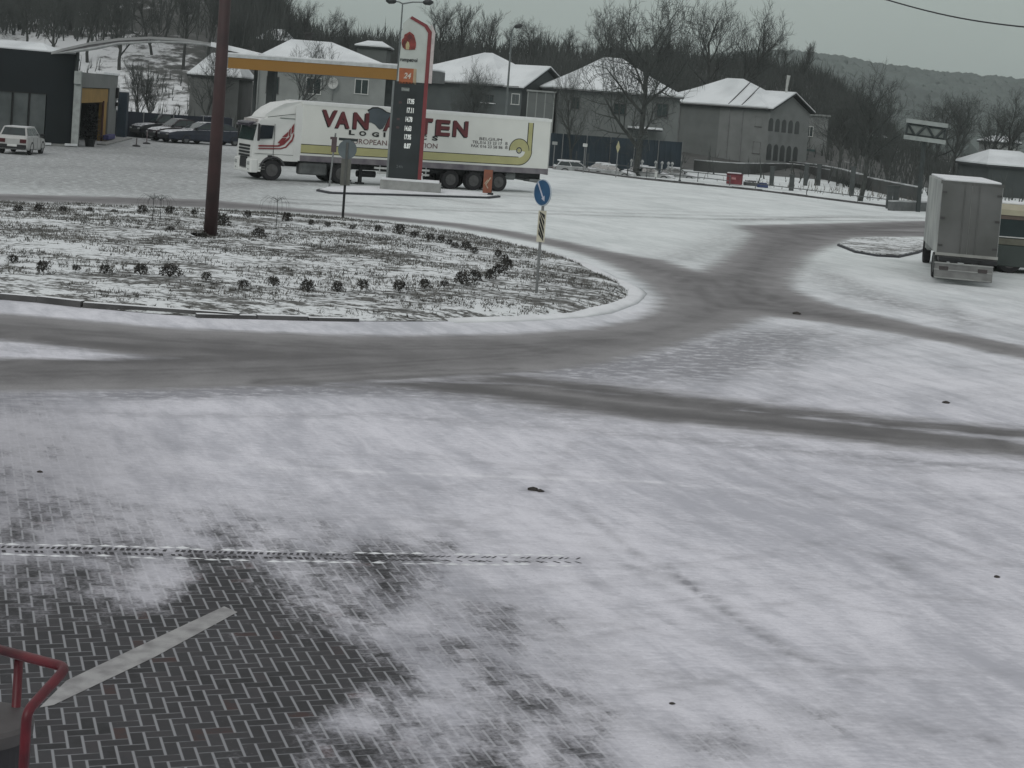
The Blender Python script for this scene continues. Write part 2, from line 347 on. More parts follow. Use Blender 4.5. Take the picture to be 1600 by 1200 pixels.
cv = M('MULTIPLY', MR(M('ADD', cov, cn_), .16, .80), MR(M('ADD', cov, M('MULTIPLY', cn_, .6)), .55, 1.25, .80, 1.0))
cvb = MR(M('ADD', cov, cn_), .5, 1.5)
# snow
nS = NZ(.35, 5, (1, .6, 1), .2, .6, .4); nS2 = NZ(2.4, 6, (.30, 1.1, 1), -1.15, .7, .3); nS3 = NZ(14, 4, (.5, 1.4, 1), .1)
sv = M('ADD', M('ADD', M('MULTIPLY', nS, .42), M('MULTIPLY', nS2, .38)), M('MULTIPLY', nS3, .20))
snow = MIX(MR(sv, .38, .60), (.45, .46, .50), (.76, .765, .81))
snow = MIX(MR(NZ(45, 3, (.5, 1.2, 1), .3, .7), .3, .75, 0, .35), snow, (.42, .43, .47))
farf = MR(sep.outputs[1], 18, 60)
snow = MIX(M('MULTIPLY', MR(M('DIVIDE', sep.outputs[0], sep.outputs[1]), -.32, -.14, 1, 0), MR(sep.outputs[1], 18, 24, .55, 0)), snow, (.30, .30, .32))  # lens vignette painted into the near snow, darker towards the left
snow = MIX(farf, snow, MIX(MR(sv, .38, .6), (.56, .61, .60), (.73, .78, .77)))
snow = MIX(M('MULTIPLY', ATT('light'), MR(nS2, .35, .65, .1, .75)), snow, (.82, .83, .86))
# road
st = ATT('streak'); rdn = NZ(.8, 5, (1, 1, 1), 0, .6); rdf = NZ(18, 3)
rv = M('ADD', M('ADD', M('MULTIPLY', st, .7), M('MULTIPLY', rdn, .35)), M('MULTIPLY', rdf, .08))
road = MIX(MR(rv, .34, .74), (.115, .114, .114), (.29, .29, .29))
road = MIX(MR(NZ(26, 4, (1, 1, 1), 0, .7), .45, .8, 0, .45), road, (.10, .10, .10))
bn = M('ADD', ATT('bare'), M('MULTIPLY', M('SUBTRACT', NZ(1.6, 8, (.5, 1.3, 1), .1, .72), .5), .85))
bn = M('ADD', bn, M('MULTIPLY', M('MINIMUM', ATT('track_and_shade'), 0.0), .8))
bmask = MR(bn, .22, .80)
tr = M('MULTIPLY', M('MAXIMUM', ATT('track_and_shade'), 0.0), MR(NZ(5, 4, (.6, 1, 1), .3, .7), .25, .62))
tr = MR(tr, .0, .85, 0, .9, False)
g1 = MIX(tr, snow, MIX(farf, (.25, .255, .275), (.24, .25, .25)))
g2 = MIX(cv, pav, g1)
g3 = MIX(bmask, g2, road)
# small dirt specks / grit
sp = NZ(38, 2); g3 = MIX(M('MULTIPLY', MR(sp, .69, .76), .55), g3, (.12, .12, .12))
l.new(g3, pr.inputs['Base Color']); pr.inputs['Roughness'].default_value = .85; pr.inputs['Specular IOR Level'].default_value = .25
bp = n.new('ShaderNodeBump'); bp.inputs['Strength'].default_value = .35; bp.inputs['Distance'].default_value = .02
l.new(M('ADD', M('MULTIPLY', nS2, .8), M('MULTIPLY', nS3, .5)), bp.inputs['Height']); l.new(bp.outputs[0], pr.inputs['Normal'])
me.materials.append(gm)

# painted parking line on the pavers (worn), tread prints of a tractor tyre
m = mat('worn_white_paint', (.34, .345, .34), .8, .3, 6, c2=(.20, .20, .20))
b = MB(); ln = [(40,1094),(200,1022),(352,951)]
q = [(20,1110), (60,1110), (372,958), (345,948)]
b.extr_z([tuple(G(x, y).xy) for x, y in [(62,1106),(84,1102),(240,1028),(371,957),(350,948),(222,1008),(104,1064)]], .002, .004)
o = b.build('parking_line', m); struct(o)
b = MB(); rt = random.Random(5)
TP = [G(x, y) for x, y in [(-60,857),(0,858),(200,862),(400,868),(620,872),(905,876)]]
def along(pts, s):
    for a, c in zip(pts, pts[1:]):
        L = (c-a).length
        if s <= L: return a+(c-a)*(s/L), (c-a).normalized()
        s -= L
    return pts[-1], (pts[-1]-pts[-2]).normalized()
Lt = sum((c-a).length for a, c in zip(TP, TP[1:])); s = 0
while s < Lt:
    p, d = along(TP, s); nn = Vector((-d.y, d.x, 0))
    fade = 1 if s < Lt*.55 else .75
    for side in (-1, 1):
        if rt.random() < (.93 if s < Lt*.6 else .7):
            c = p + nn*(.068*side) + d*(.015*side+rt.uniform(-.006, .006)); a = rt.uniform(.011, .019)*fade; w = rt.uniform(.022, .040)*fade
            sk = d*(.006+.02*(s > Lt*.6))*side
            b.add([c-d*a-nn*w-sk, c+d*a-nn*w-sk, c+d*a+nn*w+sk, c-d*a+nn*w+sk], [(0, 1, 2, 3)])
    s += .056
for i in range(len(b.v)): b.v[i] = (b.v[i][0], b.v[i][1], .004)
o = b.build('tyre_tracks', mat('tread_print', (.055, .055, .06), .8, .3, 4)); struct(o)
# raised rim of pressed snow either side of the prints
b = MB()
for off in (-.17, .16):
    for s in np.arange(0, Lt, .14):
        p, d = along(TP, s); nn = Vector((-d.y, d.x, 0)); c = p+nn*(off+rt.uniform(-.02, .02)); w = rt.uniform(.01, .03); h = rt.uniform(.006, .018)
        if rt.random() < .75: b.add([c-d*.07, c+nn*w, c+d*.08, c-nn*w, c+Vector((0, 0, h))], [(0, 1, 4), (1, 2, 4), (2, 3, 4), (3, 0, 4)])
struct(b.build('snow_rims', SNOW, smooth=True))
# scattered twigs and lumps lying on the snow
gk = 0
for x, y, sz in [(833,766,.055),(844,768,.04),(1557,902,.03),(1245,491,.09),(1478,630,.055),(1050,1100,.02),(62,738,.03)]:
    if sz == 0: continue
    b = MB(); c = G(x, y); rt2 = random.Random(x)
    rings = []
    for zf, rf in ((0, 1), (.35, 1.1), (.7, .7), (.9, .2)):
        rings.append([(math.cos(t)*sz*rf*(1+rt2.uniform(-.3, .3)), math.sin(t)*sz*.7*rf*(1+rt2.uniform(-.3, .3)), zf*sz*.8) for t in np.linspace(0, 6.28, 8)[:-1]])
    b.loft(rings)
    o = b.build('dirt_clod', mat('mud', (.05, .045, .04), .9, .3, 8), loc=c)
    where = {833: 'in the middle of the forecourt, larger of a close pair', 844: 'in the middle of the forecourt, smaller of a close pair', 1557: 'near the right edge of the foreground', 1245: 'on the road junction', 1478: 'on the snow triangle between the two right-hand roads', 1050: 'low in the centre foreground', 1403: 'beside a dark scuffed patch on the right foreground', 62: 'at the left edge of the forecourt'}[x]
    tag(o, 'small clod of dirt ' + where, 'dirt clod', 'clods of dirt lying on the snow')

# ------------------------------------------------------------------ roundabout island
KERB = [(0,467),(60,472),(130,480),(260,492),(400,498),(560,502),(700,502),(820,499),(900,493),(960,480),(990,465),(982,450),(945,432),(900,410),(850,396),(800,384),(740,371),(680,361),(620,353),(560,347),(480,341),(400,335),(300,330),(200,325),(100,322),(0,320),(-120,320),(-260,328),(-360,350),(-400,385),(-350,420),(-220,450),(-100,462)]
kw = [G(x, y) for x, y in KERB]
def resample(pts, step, closed=True):
    out = []; n_ = len(pts); acc = 0
    for i in range(n_ if closed else n_-1):
        a = pts[i]; c = pts[(i+1) % n_]; p0 = pts[i-1] if (closed or i) else a; p3 = pts[(i+2) % n_] if (closed or i+2 < n_) else c
        L = (c-a).length; k_ = max(1, int(L/step))
        for j in range(k_):
            t = j/k_; out.append(.5*((2*a)+(c-p0)*t+(2*p0-5*a+4*c-p3)*t*t+(3*a-p0-3*c+p3)*t**3))
    return out
ko = resample(kw, .45); cen = sum(ko, Vector())/len(ko); cen.z = 0
KH = .13
b = MB(); NR = 70; nk = len(ko)
def isl_h(x, y, r): return (KH-.02)*(1 if r < .95 else max(.1, 1-(r-.95)*18))+.32*(1-r**3)*.8 + .05*mnoise.fractal(Vector((x*.9, y*.9, 0)), 1.0, 2.0, 4)*(1-r**6)
rings = []
for i in range(NR+1):
    r = i/NR; rr_ = r**.8
    rings.append([(*(cen+(p-cen)*rr_).xy, isl_h(*(cen+(p-cen)*rr_).xy, rr_)) for p in ko])
b.loft(rings[1:], cap=False)
isl = b.build('traffic_island', None or mat('tmp_isl', (.5, .5, .5)), smooth=True); struct(isl)
im = bpy.data.materials.new('grass_under_snow'); n, l = nodes_of(im); pr = n['Principled BSDF']
geo = n.new('ShaderNodeNewGeometry'); sep = n.new('ShaderNodeSeparateXYZ'); l.new(geo.outputs['Position'], sep.inputs[0])
a1 = NZ(.35, 5, (.6, 1, 1), .1, .6, .5); a2 = NZ(2.6, 6, (.5, 1.2, 1), .0, .7, .4); a3 = NZ(9, 4, (.6, 1, 1), 0, .7)
sv = M('ADD', M('ADD', M('MULTIPLY', a1, .30), M('MULTIPLY', a2, .42)), M('MULTIPLY', a3, .30))
dirt = MIX(MR(a3, .3, .7), (.075, .076, .070), (.20, .205, .195))
c_ = MIX(MR(sv, .465, .535), dirt, (.70, .74, .74))
l.new(c_, pr.inputs['Base Color']); pr.inputs['Roughness'].default_value = .95; pr.inputs['Specular IOR Level'].default_value = .1
bp = n.new('ShaderNodeBump'); bp.inputs['Strength'].default_value = .8; bp.inputs['Distance'].default_value = .06; l.new(sv, bp.inputs['Height']); l.new(bp.outputs[0], pr.inputs['Normal'])
isl.data.materials.clear(); isl.data.materials.append(im)
def kerb_mesh(pts, h, w, closed=True, jit=0.0):
    b = MB(); n_ = len(pts); rk = random.Random(n_)
    for i in range(n_ if closed else n_-1):
        a = pts[i]; c = pts[(i+1) % n_]; d = (c-a).normalized(); nn = Vector((-d.y, d.x, 0)); hh = h+rk.uniform(-jit, jit); g = .012
        a2_ = a+d*g; c2_ = c-d*g; o1 = nn*(rk.uniform(-jit, jit)*.6)
        q = [a2_-nn*w/2+o1, c2_-nn*w/2+o1, c2_+nn*w/2+o1, a2_+nn*w/2+o1]
        b.add([(p.x, p.y, -.02) for p in q]+[(p.x, p.y, hh) for p in q], [(0,1,2,3), (4,7,6,5), (0,4,5,1), (1,5,6,2), (2,6,7,3), (3,7,4,0)])
    return b
km = mat('kerb_stone', (.10, .10, .10), .9, .35, 1.2, snow=.55)
kr = resample(kw, 1.0); i0 = min(range(len(kr)), key=lambda i: (kr[i]-G(330, 495)).length); i1 = min(range(len(kr)), key=lambda i: (kr[i]-G(520, 501)).length); i2 = min(range(len(kr)), key=lambda i: (kr[i]-G(985, 455)).length)
struct(kerb_mesh(kr[:i0]+[G(375, 497.6)], .13, .17, False, .03).build('kerb', km))
struct(kerb_mesh([G(305, 495.5)]+kr[i0+1:i1+1], .09, .16, False, .03).build('kerb', km))
def berm(pts):
    L = []; rb_ = random.Random(4)
    for i, p in enumerate(pts):
        d = (pts[min(i+1, len(pts)-1)]-pts[max(i-1, 0)]).normalized(); nn = Vector((-d.y, d.x, 0)); h = .07+rb_.uniform(-.02, .03); w = .32+rb_.uniform(-.05, .08)
        L.append([(*(p-nn*w).xy, -.01), (*(p-nn*w*.4).xy, h*.7), (*p.xy, h), (*(p+nn*w*.45).xy, h*.8), (*(p+nn*w).xy, -.01)])
    b = MB(); b.loft(L); return b
struct(berm(kr[i1+1:]+[kr[0]]).build('snow_berm', SNOW, smooth=True))
# grass tufts poking through the snow
b = MB(); rg = random.Random(11); cnt = 0
kpoly = np.array([p.xy[:] for p in ko])
for _ in range(60000):
    th = rg.random(); r = math.sqrt(rg.random())*.985; fi = th*nk; i = int(fi) % nk; q = cen+(ko[i].lerp(ko[(i+1) % nk], fi-int(fi))-cen)*r
    if abs(q.x/q.y) > .36: continue
    nv = mnoise.fractal(Vector((q.x*.35, q.y*.6, 3.1)), 1.0, 2.0, 5)
    if nv < -.02+rg.uniform(-.3, .3): continue
    z = isl_h(q.x, q.y, r)-.01; cnt += 1
    for bl in range(3):
        a_ = rg.uniform(0, 6.28); ln_ = rg.uniform(.03, .10); w = rg.uniform(.007, .016); lean = rg.uniform(.3, 1.4)
        base = q+Vector((rg.uniform(-.05, .05), rg.uniform(-.05, .05), z)); dv = Vector((math.cos(a_), math.sin(a_), 0)); pv = Vector((-dv.y, dv.x, 0))
        b.add([base-pv*w, base+pv*w, base+dv*ln_*lean+Vector((0, 0, ln_))], [(0, 1, 2)])
    if cnt > 15000: break
o = b.build('grass', mat('dry_grass', (.13, .128, .115), .9, .4, .7, c2=(.06, .062, .056), snow=.12)); struct(o, 'stuff')
# clipped box shrubs
def shrub_mesh(seed, n_=420):
    r_ = random.Random(seed); b = MB()
    for i in range(n_):
        t = r_.uniform(0, 6.28); cz = r_.random()**.7; rad = math.sqrt(max(0, 1-cz*cz*.8))*(.78+.22*math.sin(t*3+seed))*r_.uniform(.6, 1.05)
        p = Vector((math.cos(t)*rad*.30, math.sin(t)*rad*.27, .03+cz*.36*r_.uniform(.8, 1.1)))
        d = Vector((r_.uniform(-1, 1), r_.uniform(-1, 1), r_.uniform(-.2, 1))).normalized(); e_ = d.cross(Vector((r_.uniform(-1, 1), r_.uniform(-1, 1), .3))).normalized(); s_ = r_.uniform(.025, .045)
        b.add([p-e_*s_*.5, p+d*s_*1.3, p+e_*s_*.5, p-d*s_*.4], [(0, 1, 2, 3)])
    for i in range(9):
        t = r_.uniform(0, 6.28); b.tube([(0, 0, 0), (math.cos(t)*.1, math.sin(t)*.1, .18), (math.cos(t)*.2, math.sin(t)*.2, .34)], [.012, .008, .003], 4, False)
    return b
shm = mat('shrub_leaves', (.062, .058, .050), .9, .3, 5, c2=(.02, .021, .019), snow=.14)
SH = [shrub_mesh(i).build('shrub', shm) for i in range(4)]
rows = [('in the near arc, %s from the left', [(20,410),(66,424),(118,422),(163,427),(220,429),(265,432),(322,438),(380,449),(427,447),(480,456),(527,456),(567,452),(623,454),(663,450),(694,448),(722,444),(742,440),(765,436)]),
        ('in the right-hand bend of the hedge, %s from near end', [(780,428),(793,419),(789,410),(778,402)]),
        ('in the far arc towards the blue sign, %s from the right', [(741,396),(727,391),(711,388),(702,382),(689,379),(671,376),(647,371),(624,366),(590,362),(550,358),(512,355),(486,352)]),
        ('along the far edge of the island, %s from the left', [(28,332),(60,331),(98,331),(140,332),(178,333),(222,334),(265,335),(303,336),(387,340),(447,347)]),
        ('by the foot of the red-brown column, %s from the left', [(266,363),(318,373),(345,355),(405,373)])]
ORD = ['first','second','third','fourth','fifth','sixth','seventh','eighth','ninth','tenth','eleventh','twelfth','thirteenth','fourteenth','fifteenth','sixteenth','seventeenth','eighteenth']
first = [True]*4; ks = 0
for lab, pts in rows:
    for i, (x, y) in enumerate(pts):
        p = G(x, y, .3); k_ = ks % 4; ks += 1
        if first[k_]: o = SH[k_]; first[k_] = False
        else: o = SH[k_].copy(); col.objects.link(o)
        s_ = rnd.uniform(.42, .85)*(1.15 if 'foot' in lab or 'bend' in lab else 1)
        o.location = (p.x, p.y, .29); o.rotation_euler = (0, 0, rnd.uniform(0, 6)); o.scale = (s_*rnd.uniform(.9, 1.25), s_, s_*rnd.uniform(.7, 1.05))
        tag(o, 'low dark shrub ' + lab % ORD[i], 'shrub', 'clipped shrubs planted on the roundabout')
# ------------------------------------------------------------------ terrain behind
def sm(t): t = max(0, min(1, t)); return t*t*(3-2*t)
def hill_h(X, Y):
    t = X/Y
    left = sm((Y-150)/110)*(1-sm((t-.17)/.10))*13
    left += sm((-t-.11)/.10)*sm((Y-140)/90)*9
    left *= 1+.0*Y
    far = sm((Y-430)/480)*37*(.42+.58*sm((t-.03)/.13))
    return left*(1-sm((Y-330)/150)*.6) + far + 1.4*mnoise.fractal(Vector((X*.02, Y*.02, 0)), 1, 2, 4)*sm((Y-170)/60)
b = MB(); ys = list(np.linspace(142, 340, 60)) + list(np.linspace(352, 1500, 46)); ts = np.linspace(-.62, .62, 130)
vs = [(t*y, y, hill_h(t*y, y)+(-.35 if y < 150 else 0.02)) for y in ys for t in ts]; fs = []
for j in range(len(ys)-1):
    for i in range(len(ts)-1): fs.append((j*130+i, j*130+i+1, (j+1)*130+i+1, (j+1)*130+i))
b.add(vs, fs); hl = b.build('hillside', mat('tmp', (.5, .5, .5)), smooth=True); struct(hl)
hm = bpy.data.materials.new('leaf_litter_and_snow'); n, l = nodes_of(hm); pr = n['Principled BSDF']
geo = n.new('ShaderNodeNewGeometry'); sep = n.new('ShaderNodeSeparateXYZ'); l.new(geo.outputs['Position'], sep.inputs[0])
a1 = NZ(.05, 5, (1, 1, 1), 0, .65, .5); a2 = NZ(.5, 6, (1, 1, 1), 0, .7)
sv = M('ADD', M('MULTIPLY', a1, .5), M('MULTIPLY', a2, .5))
lf = MR(sep.outputs[0], -50, -30, .0, .10)
dk = MIX(MR(a2, .3, .7), (.055, .06, .055), (.10, .105, .10))
bank = M('MULTIPLY', MR(sep.outputs[0], -30, -26, 1, 0), MR(sep.outputs[1], 182, 200, 1, 0))
l.new(MIX(MR(M('ADD', M('SUBTRACT', sv, lf), M('MULTIPLY', bank, .12)), .50, .60), dk, (.62, .65, .65)), pr.inputs['Base Color']); pr.inputs['Roughness'].default_value = .95
hl.data.materials.clear(); hl.data.materials.append(hm)

# ------------------------------------------------------------------ bare trees
BARK = mat('bark', (.062, .068, .064), .95, .35, 3, c2=(.03, .033, .031), snow=.05)
TWIG = mat('twigs', (.068, .076, .072), .95, .2, 2)
def tree_meshes(seed, h=10, spread=.55, trunk=.22, levels=4, first_=.22, bushy=1.0, up=.35):
    r_ = random.Random(seed); tb = MB(); cb = MB(); cnt = [0]
    def branch(p, d, L, rad, lev):
        n_ = 5 if lev < 2 else (4 if lev == 2 else 3); pts = [p.copy()]; rads = [rad]; dd = d.copy()
        for i in range(n_):
            dd = (dd + Vector((r_.gauss(0, .13), r_.gauss(0, .13), r_.gauss(0, .08)+up*.12))).normalized()
            p = p + dd*(L/n_); pts.append(p.copy()); rads.append(rad*(1-(i+1)/n_*(.72 if lev else .6)))
        (tb if lev < 2 else cb).tube(pts, rads, 6 if lev < 1 else (4 if lev < 2 else 3), False)
        if lev >= levels: return
        k = {0: 9, 1: 8, 2: 6, 3: 5}[lev]; k = int(k*bushy+r_.random())
        for i in range(k):
            t = (first_ if lev == 0 else .15) + (1-(first_ if lev == 0 else .15))*(i+r_.random()*.8)/k
            j = min(n_-1, int(t*n_)); f = t*n_-j; q = pts[j].lerp(pts[j+1], f); rr_ = rads[j]*(1-f)+rads[j+1]*f
            a_ = r_.uniform(0, 6.28) if lev else i*2.4+r_.uniform(-.4, .4)
            base = (pts[j+1]-pts[j]).normalized(); s_ = base.cross(Vector((math.cos(a_), math.sin(a_), .2)))
            if s_.length < .1: continue
            s_.normalize(); nd = (base*(1-spread)+s_*spread + Vector((0, 0, up*.4))).normalized()
            branch(q, nd, L*(.62-.22*t if lev == 0 else r_.uniform(.42, .62)), max(rr_*.62, .011), lev+1)
    branch(Vector((0, 0, -.3)), Vector((0, 0, 1)), h*.72, trunk, 0)
    return tb, cb
TREES = []
for sd_, kw_ in [(1, dict(h=10, spread=.50, first_=.42, up=.5)), (2, dict(h=10, spread=.5, up=.5)), (3, dict(h=10, spread=.5, first_=.45, up=.45)), (4, dict(h=10, spread=.34, up=.8, trunk=.16, first_=.12)), (5, dict(h=10, spread=.6, bushy=1.15)), (6, dict(h=10, spread=.5, first_=.4))]:
    tb, cb = tree_meshes(sd_, **kw_); TREES.append([tb, cb, None])
def tree(px, base_y, top_y, Y, label, kind=0, group='bare winter trees', z0=None, width=1.0):
    p = A(px, base_y, Y); X = p.x; z = hill_h(X, Y) if z0 is None else z0
    # lean of the picture: move so the crown is centred on px at mid height
    top = A(px, top_y, Y).z; h_ = max(2.5, top-z)
    c = A(px, (top_y+base_y)/2, Y)
    t = TREES[kind]
    if t[2] is None:
        root = thing('bare_tree', label, 'tree', (c.x, Y, z), 0, group)
        t[0].build('trunk', BARK, root); t[1].build('crown', TWIG, root); t[2] = root
        o = root
    else: o = dup(t[2], (c.x, Y, z), 0, label, group=group)
    o.rotation_euler = (0, 0, rnd.uniform(0, 6.28)); s_ = h_/10.0; o.scale = (s_*width, s_*width, s_); return o
tree(1006, 238, -42, 124, 'large forked bare tree standing in front of the middle grey house', 4, z0=0, width=.78)
T = [(440,100,22,200,'bare tree above the left end of the yellow canopy',1), (476,95,2,215,'tall bare tree behind the chimneyed snowy roof, reaching the top of the picture',0), (508,95,14,225,'bare tree just right of the tallest one behind the chimneyed roof',2), (542,95,26,230,'bare tree behind the right end of the chimneyed roof',1), (572,90,60,260,'small bare tree behind the grey flat-roofed shed',3),
     (690,80,4,215,'tall bare tree right of the fuel price sign',0), (716,90,10,230,'slim bare tree above the left slope of the dark house roof',3), (742,85,32,250,'bare tree directly above the ridge of the dark house',1), (766,85,22,235,'bare tree left of the far street lamp head',3), (792,85,40,250,'bare tree behind the far street lamp',1), (836,90,20,235,'round-crowned bare tree right of the far street lamp',4), (884,90,44,240,'bare tree above the gap between the dark house and the middle house',2), (915,95,62,260,'low bare tree behind the left slope of the middle house roof',5),
     (956,95,6,205,'bare tree rising behind the ridge of the middle house',2), (1040,110,36,235,'bare tree above the valley between the two right-hand roofs',1), (1072,110,52,250,'bare tree left of the tall fork-crowned pair on the ridge',5), (1110,120,2,190,'tallest of the bare trees above the right-hand house',0), (1160,120,10,192,'second tall bare tree above the right-hand house, behind its ridge',2), (1200,120,58,230,'bare tree above the wing of the right-hand house',1), (1226,120,66,240,'bare tree above the gable of the right-hand house',5), (1256,130,68,230,'last bare tree before the ridge drops away to the far hill',3),
     (385,90,30,215,'bare tree just right of the red-brown column top',5), (410,90,44,235,'small bare tree left of the curved snowy roof',1), (330,110,-30,185,'tall bare tree just left of the red-brown column',2), (290,120,-25,180,'tall bare tree above the middle of the arched canopy',0), (240,120,-30,185,'tall bare tree above the peak of the arched canopy',4), (190,120,-28,178,'tall bare tree above the left part of the arched canopy',1), (140,110,-30,180,'tall bare tree above the doorway wall of the shop',2), (90,100,-28,175,'tall bare tree above the right corner of the dark shop',5), (40,90,-30,180,'tall bare tree above the shop windows',0), (-10,90,-30,185,'tall bare tree cut by the left edge of the picture',4),
     (222,165,100,150,'slim bare tree on the snowy slope above the dark cars, left of two',3), (236,165,120,150,'slim bare tree on the snowy slope above the dark cars, right of two',3), (322,118,70,152,'bare tree over the small snowy roof behind the column',1), (465,125,60,142,'bare tree in front of the left slope of the chimneyed roof',2)]
for px, by, ty, Y, lb, kd in T: tree(px, by, ty, Y, lb, kd, width=(.95 if kd != 3 else 1.3))
T2 = [(1316,240,130,152,'bare tree just right of the gabled house',5,0), (1352,318,112,108,'broad bare tree in the dark scrub left of the lattice billboard',2,0), (1398,250,150,150,'bare tree left of the lattice billboard, farther back',1,0), (1425,300,175,125,'bare tree behind the box truck roof, under the lattice billboard',2,0), (1500,250,150,150,'bare tree right of the lattice billboard',0,0), (1535,250,165,170,'bare tree above the far snowy roof at the right',2,0), (1585,240,150,160,'bare tree at the right edge of the picture',5,0), (1330,220,140,190,'distant bare tree between the gabled house and the broad tree',0,0), (1460,230,130,210,'distant bare tree above the lattice billboard',4,0),
      (735,128,92,134,'bare fruit tree in front of the dark house roof, left of two',4,0), (752,130,100,134,'bare fruit tree in front of the dark house roof, right of two',2,0), (905,140,105,131,'bare shrubby tree in front of the left slope of the middle house',1,0)]
for px, by, ty, Y, lb, kd, z in T2: tree(px, by, ty, Y, lb, kd, z0=0, width=1.0 if px > 1000 else .6)
# saplings on the island
for x, yb, yt, lb in [(237,352,304,'thin bare sapling on the roundabout left of the red-brown column'), (249,350,306,'thin bare sapling beside the leftmost one on the roundabout'), (430,366,306,'thin drooping bare sapling on the roundabout, right of the red-brown column')]:
    p = G(x, yb, .25); hh = (yb-yt)/2494*p.y
    t = thing('sapling', lb, 'sapling', (p.x, p.y, .22), 0, 'saplings on the roundabout')
    b = MB(); b.tube([(0, 0, 0), (.02, 0, hh*.5), (0, 0, hh*.93)], [.013, .010, .007], 4); b.build('trunk', BARK, t)
    b = MB(); r_ = random.Random(x)
    for i in range(11):
        a_ = i*.57; q = hh*(.93-.03*(i % 3)); L = r_.uniform(.25, .5)
        b.tube([(0, 0, q), (math.cos(a_)*L*.6, math.sin(a_)*L*.6, q+.12), (math.cos(a_)*L, math.sin(a_)*L, q-.05), (math.cos(a_)*L*1.1, math.sin(a_)*L*1.1, q-.3)], [.005, .004, .003, .002], 3, False)
    b.build('crown', TWIG, t)
# woodland: uncountable brush on the slope
r_ = random.Random(21)
def brush(name, n_, tmin, tmax, ymin, ymax, hmin, hmax, w, m, hf=None, dens=None, zf=hill_h):
    b = MB()
    for _ in range(n_):
        Y = r_.uniform(ymin, ymax); t = r_.uniform(tmin, tmax); X = t*Y
        if dens and r_.random() > dens(X, Y, t): continue
        z = zf(X, Y); hh = r_.uniform(hmin, hmax)*(hf(t) if hf else 1)
        p = Vector((X, Y, z-.1)); d = Vector((r_.gauss(0, .18), r_.gauss(0, .18), 1)).normalized()
        for s_ in range(5):
            q = p + d*hh*(s_*.2*r_.random()); dd = (d + Vector((r_.gauss(0, .35), r_.gauss(0, .2), r_.uniform(0, .3)))).normalized() if s_ else d
            L = hh*(1 if s_ == 0 else r_.uniform(.3, .7)); ww = w*(1.6 if s_ == 0 else 1)*r_.uniform(.6, 1.3)
            a_ = r_.uniform(0, 3.14); pv = Vector((math.cos(a_), math.sin(a_)*.4, 0))
            b.add([q-pv*ww, q+pv*ww, q+dd*L], [(0, 1, 2)])
    o = b.build(name, m); return struct(o, 'stuff')
WD = mat('woodland_twigs', (.066, .074, .070), .95, .25, .05, c2=(.044, .050, .048))
brush('woodland', 15000, -.36, .235, 188, 262, 2.4, 5.0, .07, WD, hf=lambda t: .72+.38*mnoise.noise(Vector((t*38, 0, 0)))+(.75 if t < -.15 else 0), dens=lambda X, Y, t: 1 if not (-.26 < t < -.19 and Y < 215) else .15)
brush('scrub', 750, .10, .36, 128, 175, .6, 2.6, .045, WD, zf=lambda X, Y: 0, dens=lambda X, Y, t: 1 if t > .195 else .12)
brush('thicket', 2600, .17, .40, 172, 300, 1.5, 4.5, .06, WD, hf=lambda t: .8+.5*mnoise.noise(Vector((t*30, 2, 0))))
brush('undergrowth', 420, .105, .255, 106, 128, .15, .8, .02, mat('dry_weeds', (.17, .165, .145), .95, .3, .3), zf=lambda X, Y: 0, dens=lambda X, Y, t: 1 if Y > 105+(.255-t)*160 else 0)
brush('hillside_brush', 330, -.36, -.17, 150, 178, .6, 2.4, .04, WD)
# far wooded hill
b = MB()
for _ in range(15000):
    t = r_.uniform(-.42, .42); Y = 440+r_.random()**.8*620; X = t*Y; z = hill_h(X, Y); hh = r_.uniform(4.5, 7); w = r_.uniform(2.5, 5.5)
    b.add([(X-w, Y, z-1), (X+w, Y+1, z-1), (X+w*.75, Y, z+hh*.8), (X+w*.1, Y, z+hh), (X-w*.7, Y, z+hh*.86), (X, Y-w, z+hh*.3)], [(0, 5, 4), (5, 3, 4), (5, 2, 3), (5, 1, 2)])
struct(b.build('distant_forest', mat('hazed_forest_twigs', (.15, .18, .17), .95, .35, .012, c2=(.105, .125, .12))), 'stuff')  # twig colour lightened to paint in the haze of distance

# ------------------------------------------------------------------ houses
def wallmat(nm, c): return mat(nm, c, .9, .12, .7, bump=.2)
ROOFEDGE = mat('dark_eave', (.035, .04, .042), .8, .2, 2)
def window(parent, pl, x0, y0, x1, y1, frame=None, off=0.0, glass=GLASS, arch=False, bars=1):
    s0, z1_ = pl.uv(x0, y0, off); s1, z0_ = pl.uv(x1, y1, off)
    if s1 < s0: s0, s1 = s1, s0
    return window_uv(parent, s0, s1, min(z0_, z1_), max(z0_, z1_), frame, off, glass, arch, bars)
def window_uv(parent, s0, s1, z0, z1, frame=None, off=0.0, glass=GLASS, arch=False, bars=1):
    fw = .07; b = MB(); o = off
    if arch:
        rr_ = (s1-s0)/2; poly = [(s0, z0), (s1, z0)] + [((s0+s1)/2+rr_*math.cos(a), z1-rr_+rr_*math.sin(a)) for a in np.linspace(0, math.pi, 9)]
        b.extr_y(poly, o-.02, o+.02); w = b.build('window', glass, parent); return w
    for q in [(s0-fw, s1+fw, z1, z1+fw), (s0-fw, s0, z0, z1), (s1, s1+fw, z0, z1)]: b.box(q[0], q[1], o-.06, o+.02, q[2], q[3])
    b.box(s0-fw*1.4, s1+fw*1.4, o-.12, o+.02, z0-fw, z0)
    for i in range(bars): c = s0+(s1-s0)*(i+1)/(bars+1); b.box(c-.025, c+.025, o-.05, o+.02, z0, z1)
    w = b.build('window', frame or mat('white_frame', (.6, .62, .6), .6, .1, 3), parent)
    g = MB(); g.box(s0, s1, o-.02, o+.01, z0, z1); g.build('pane', glass, w); return w
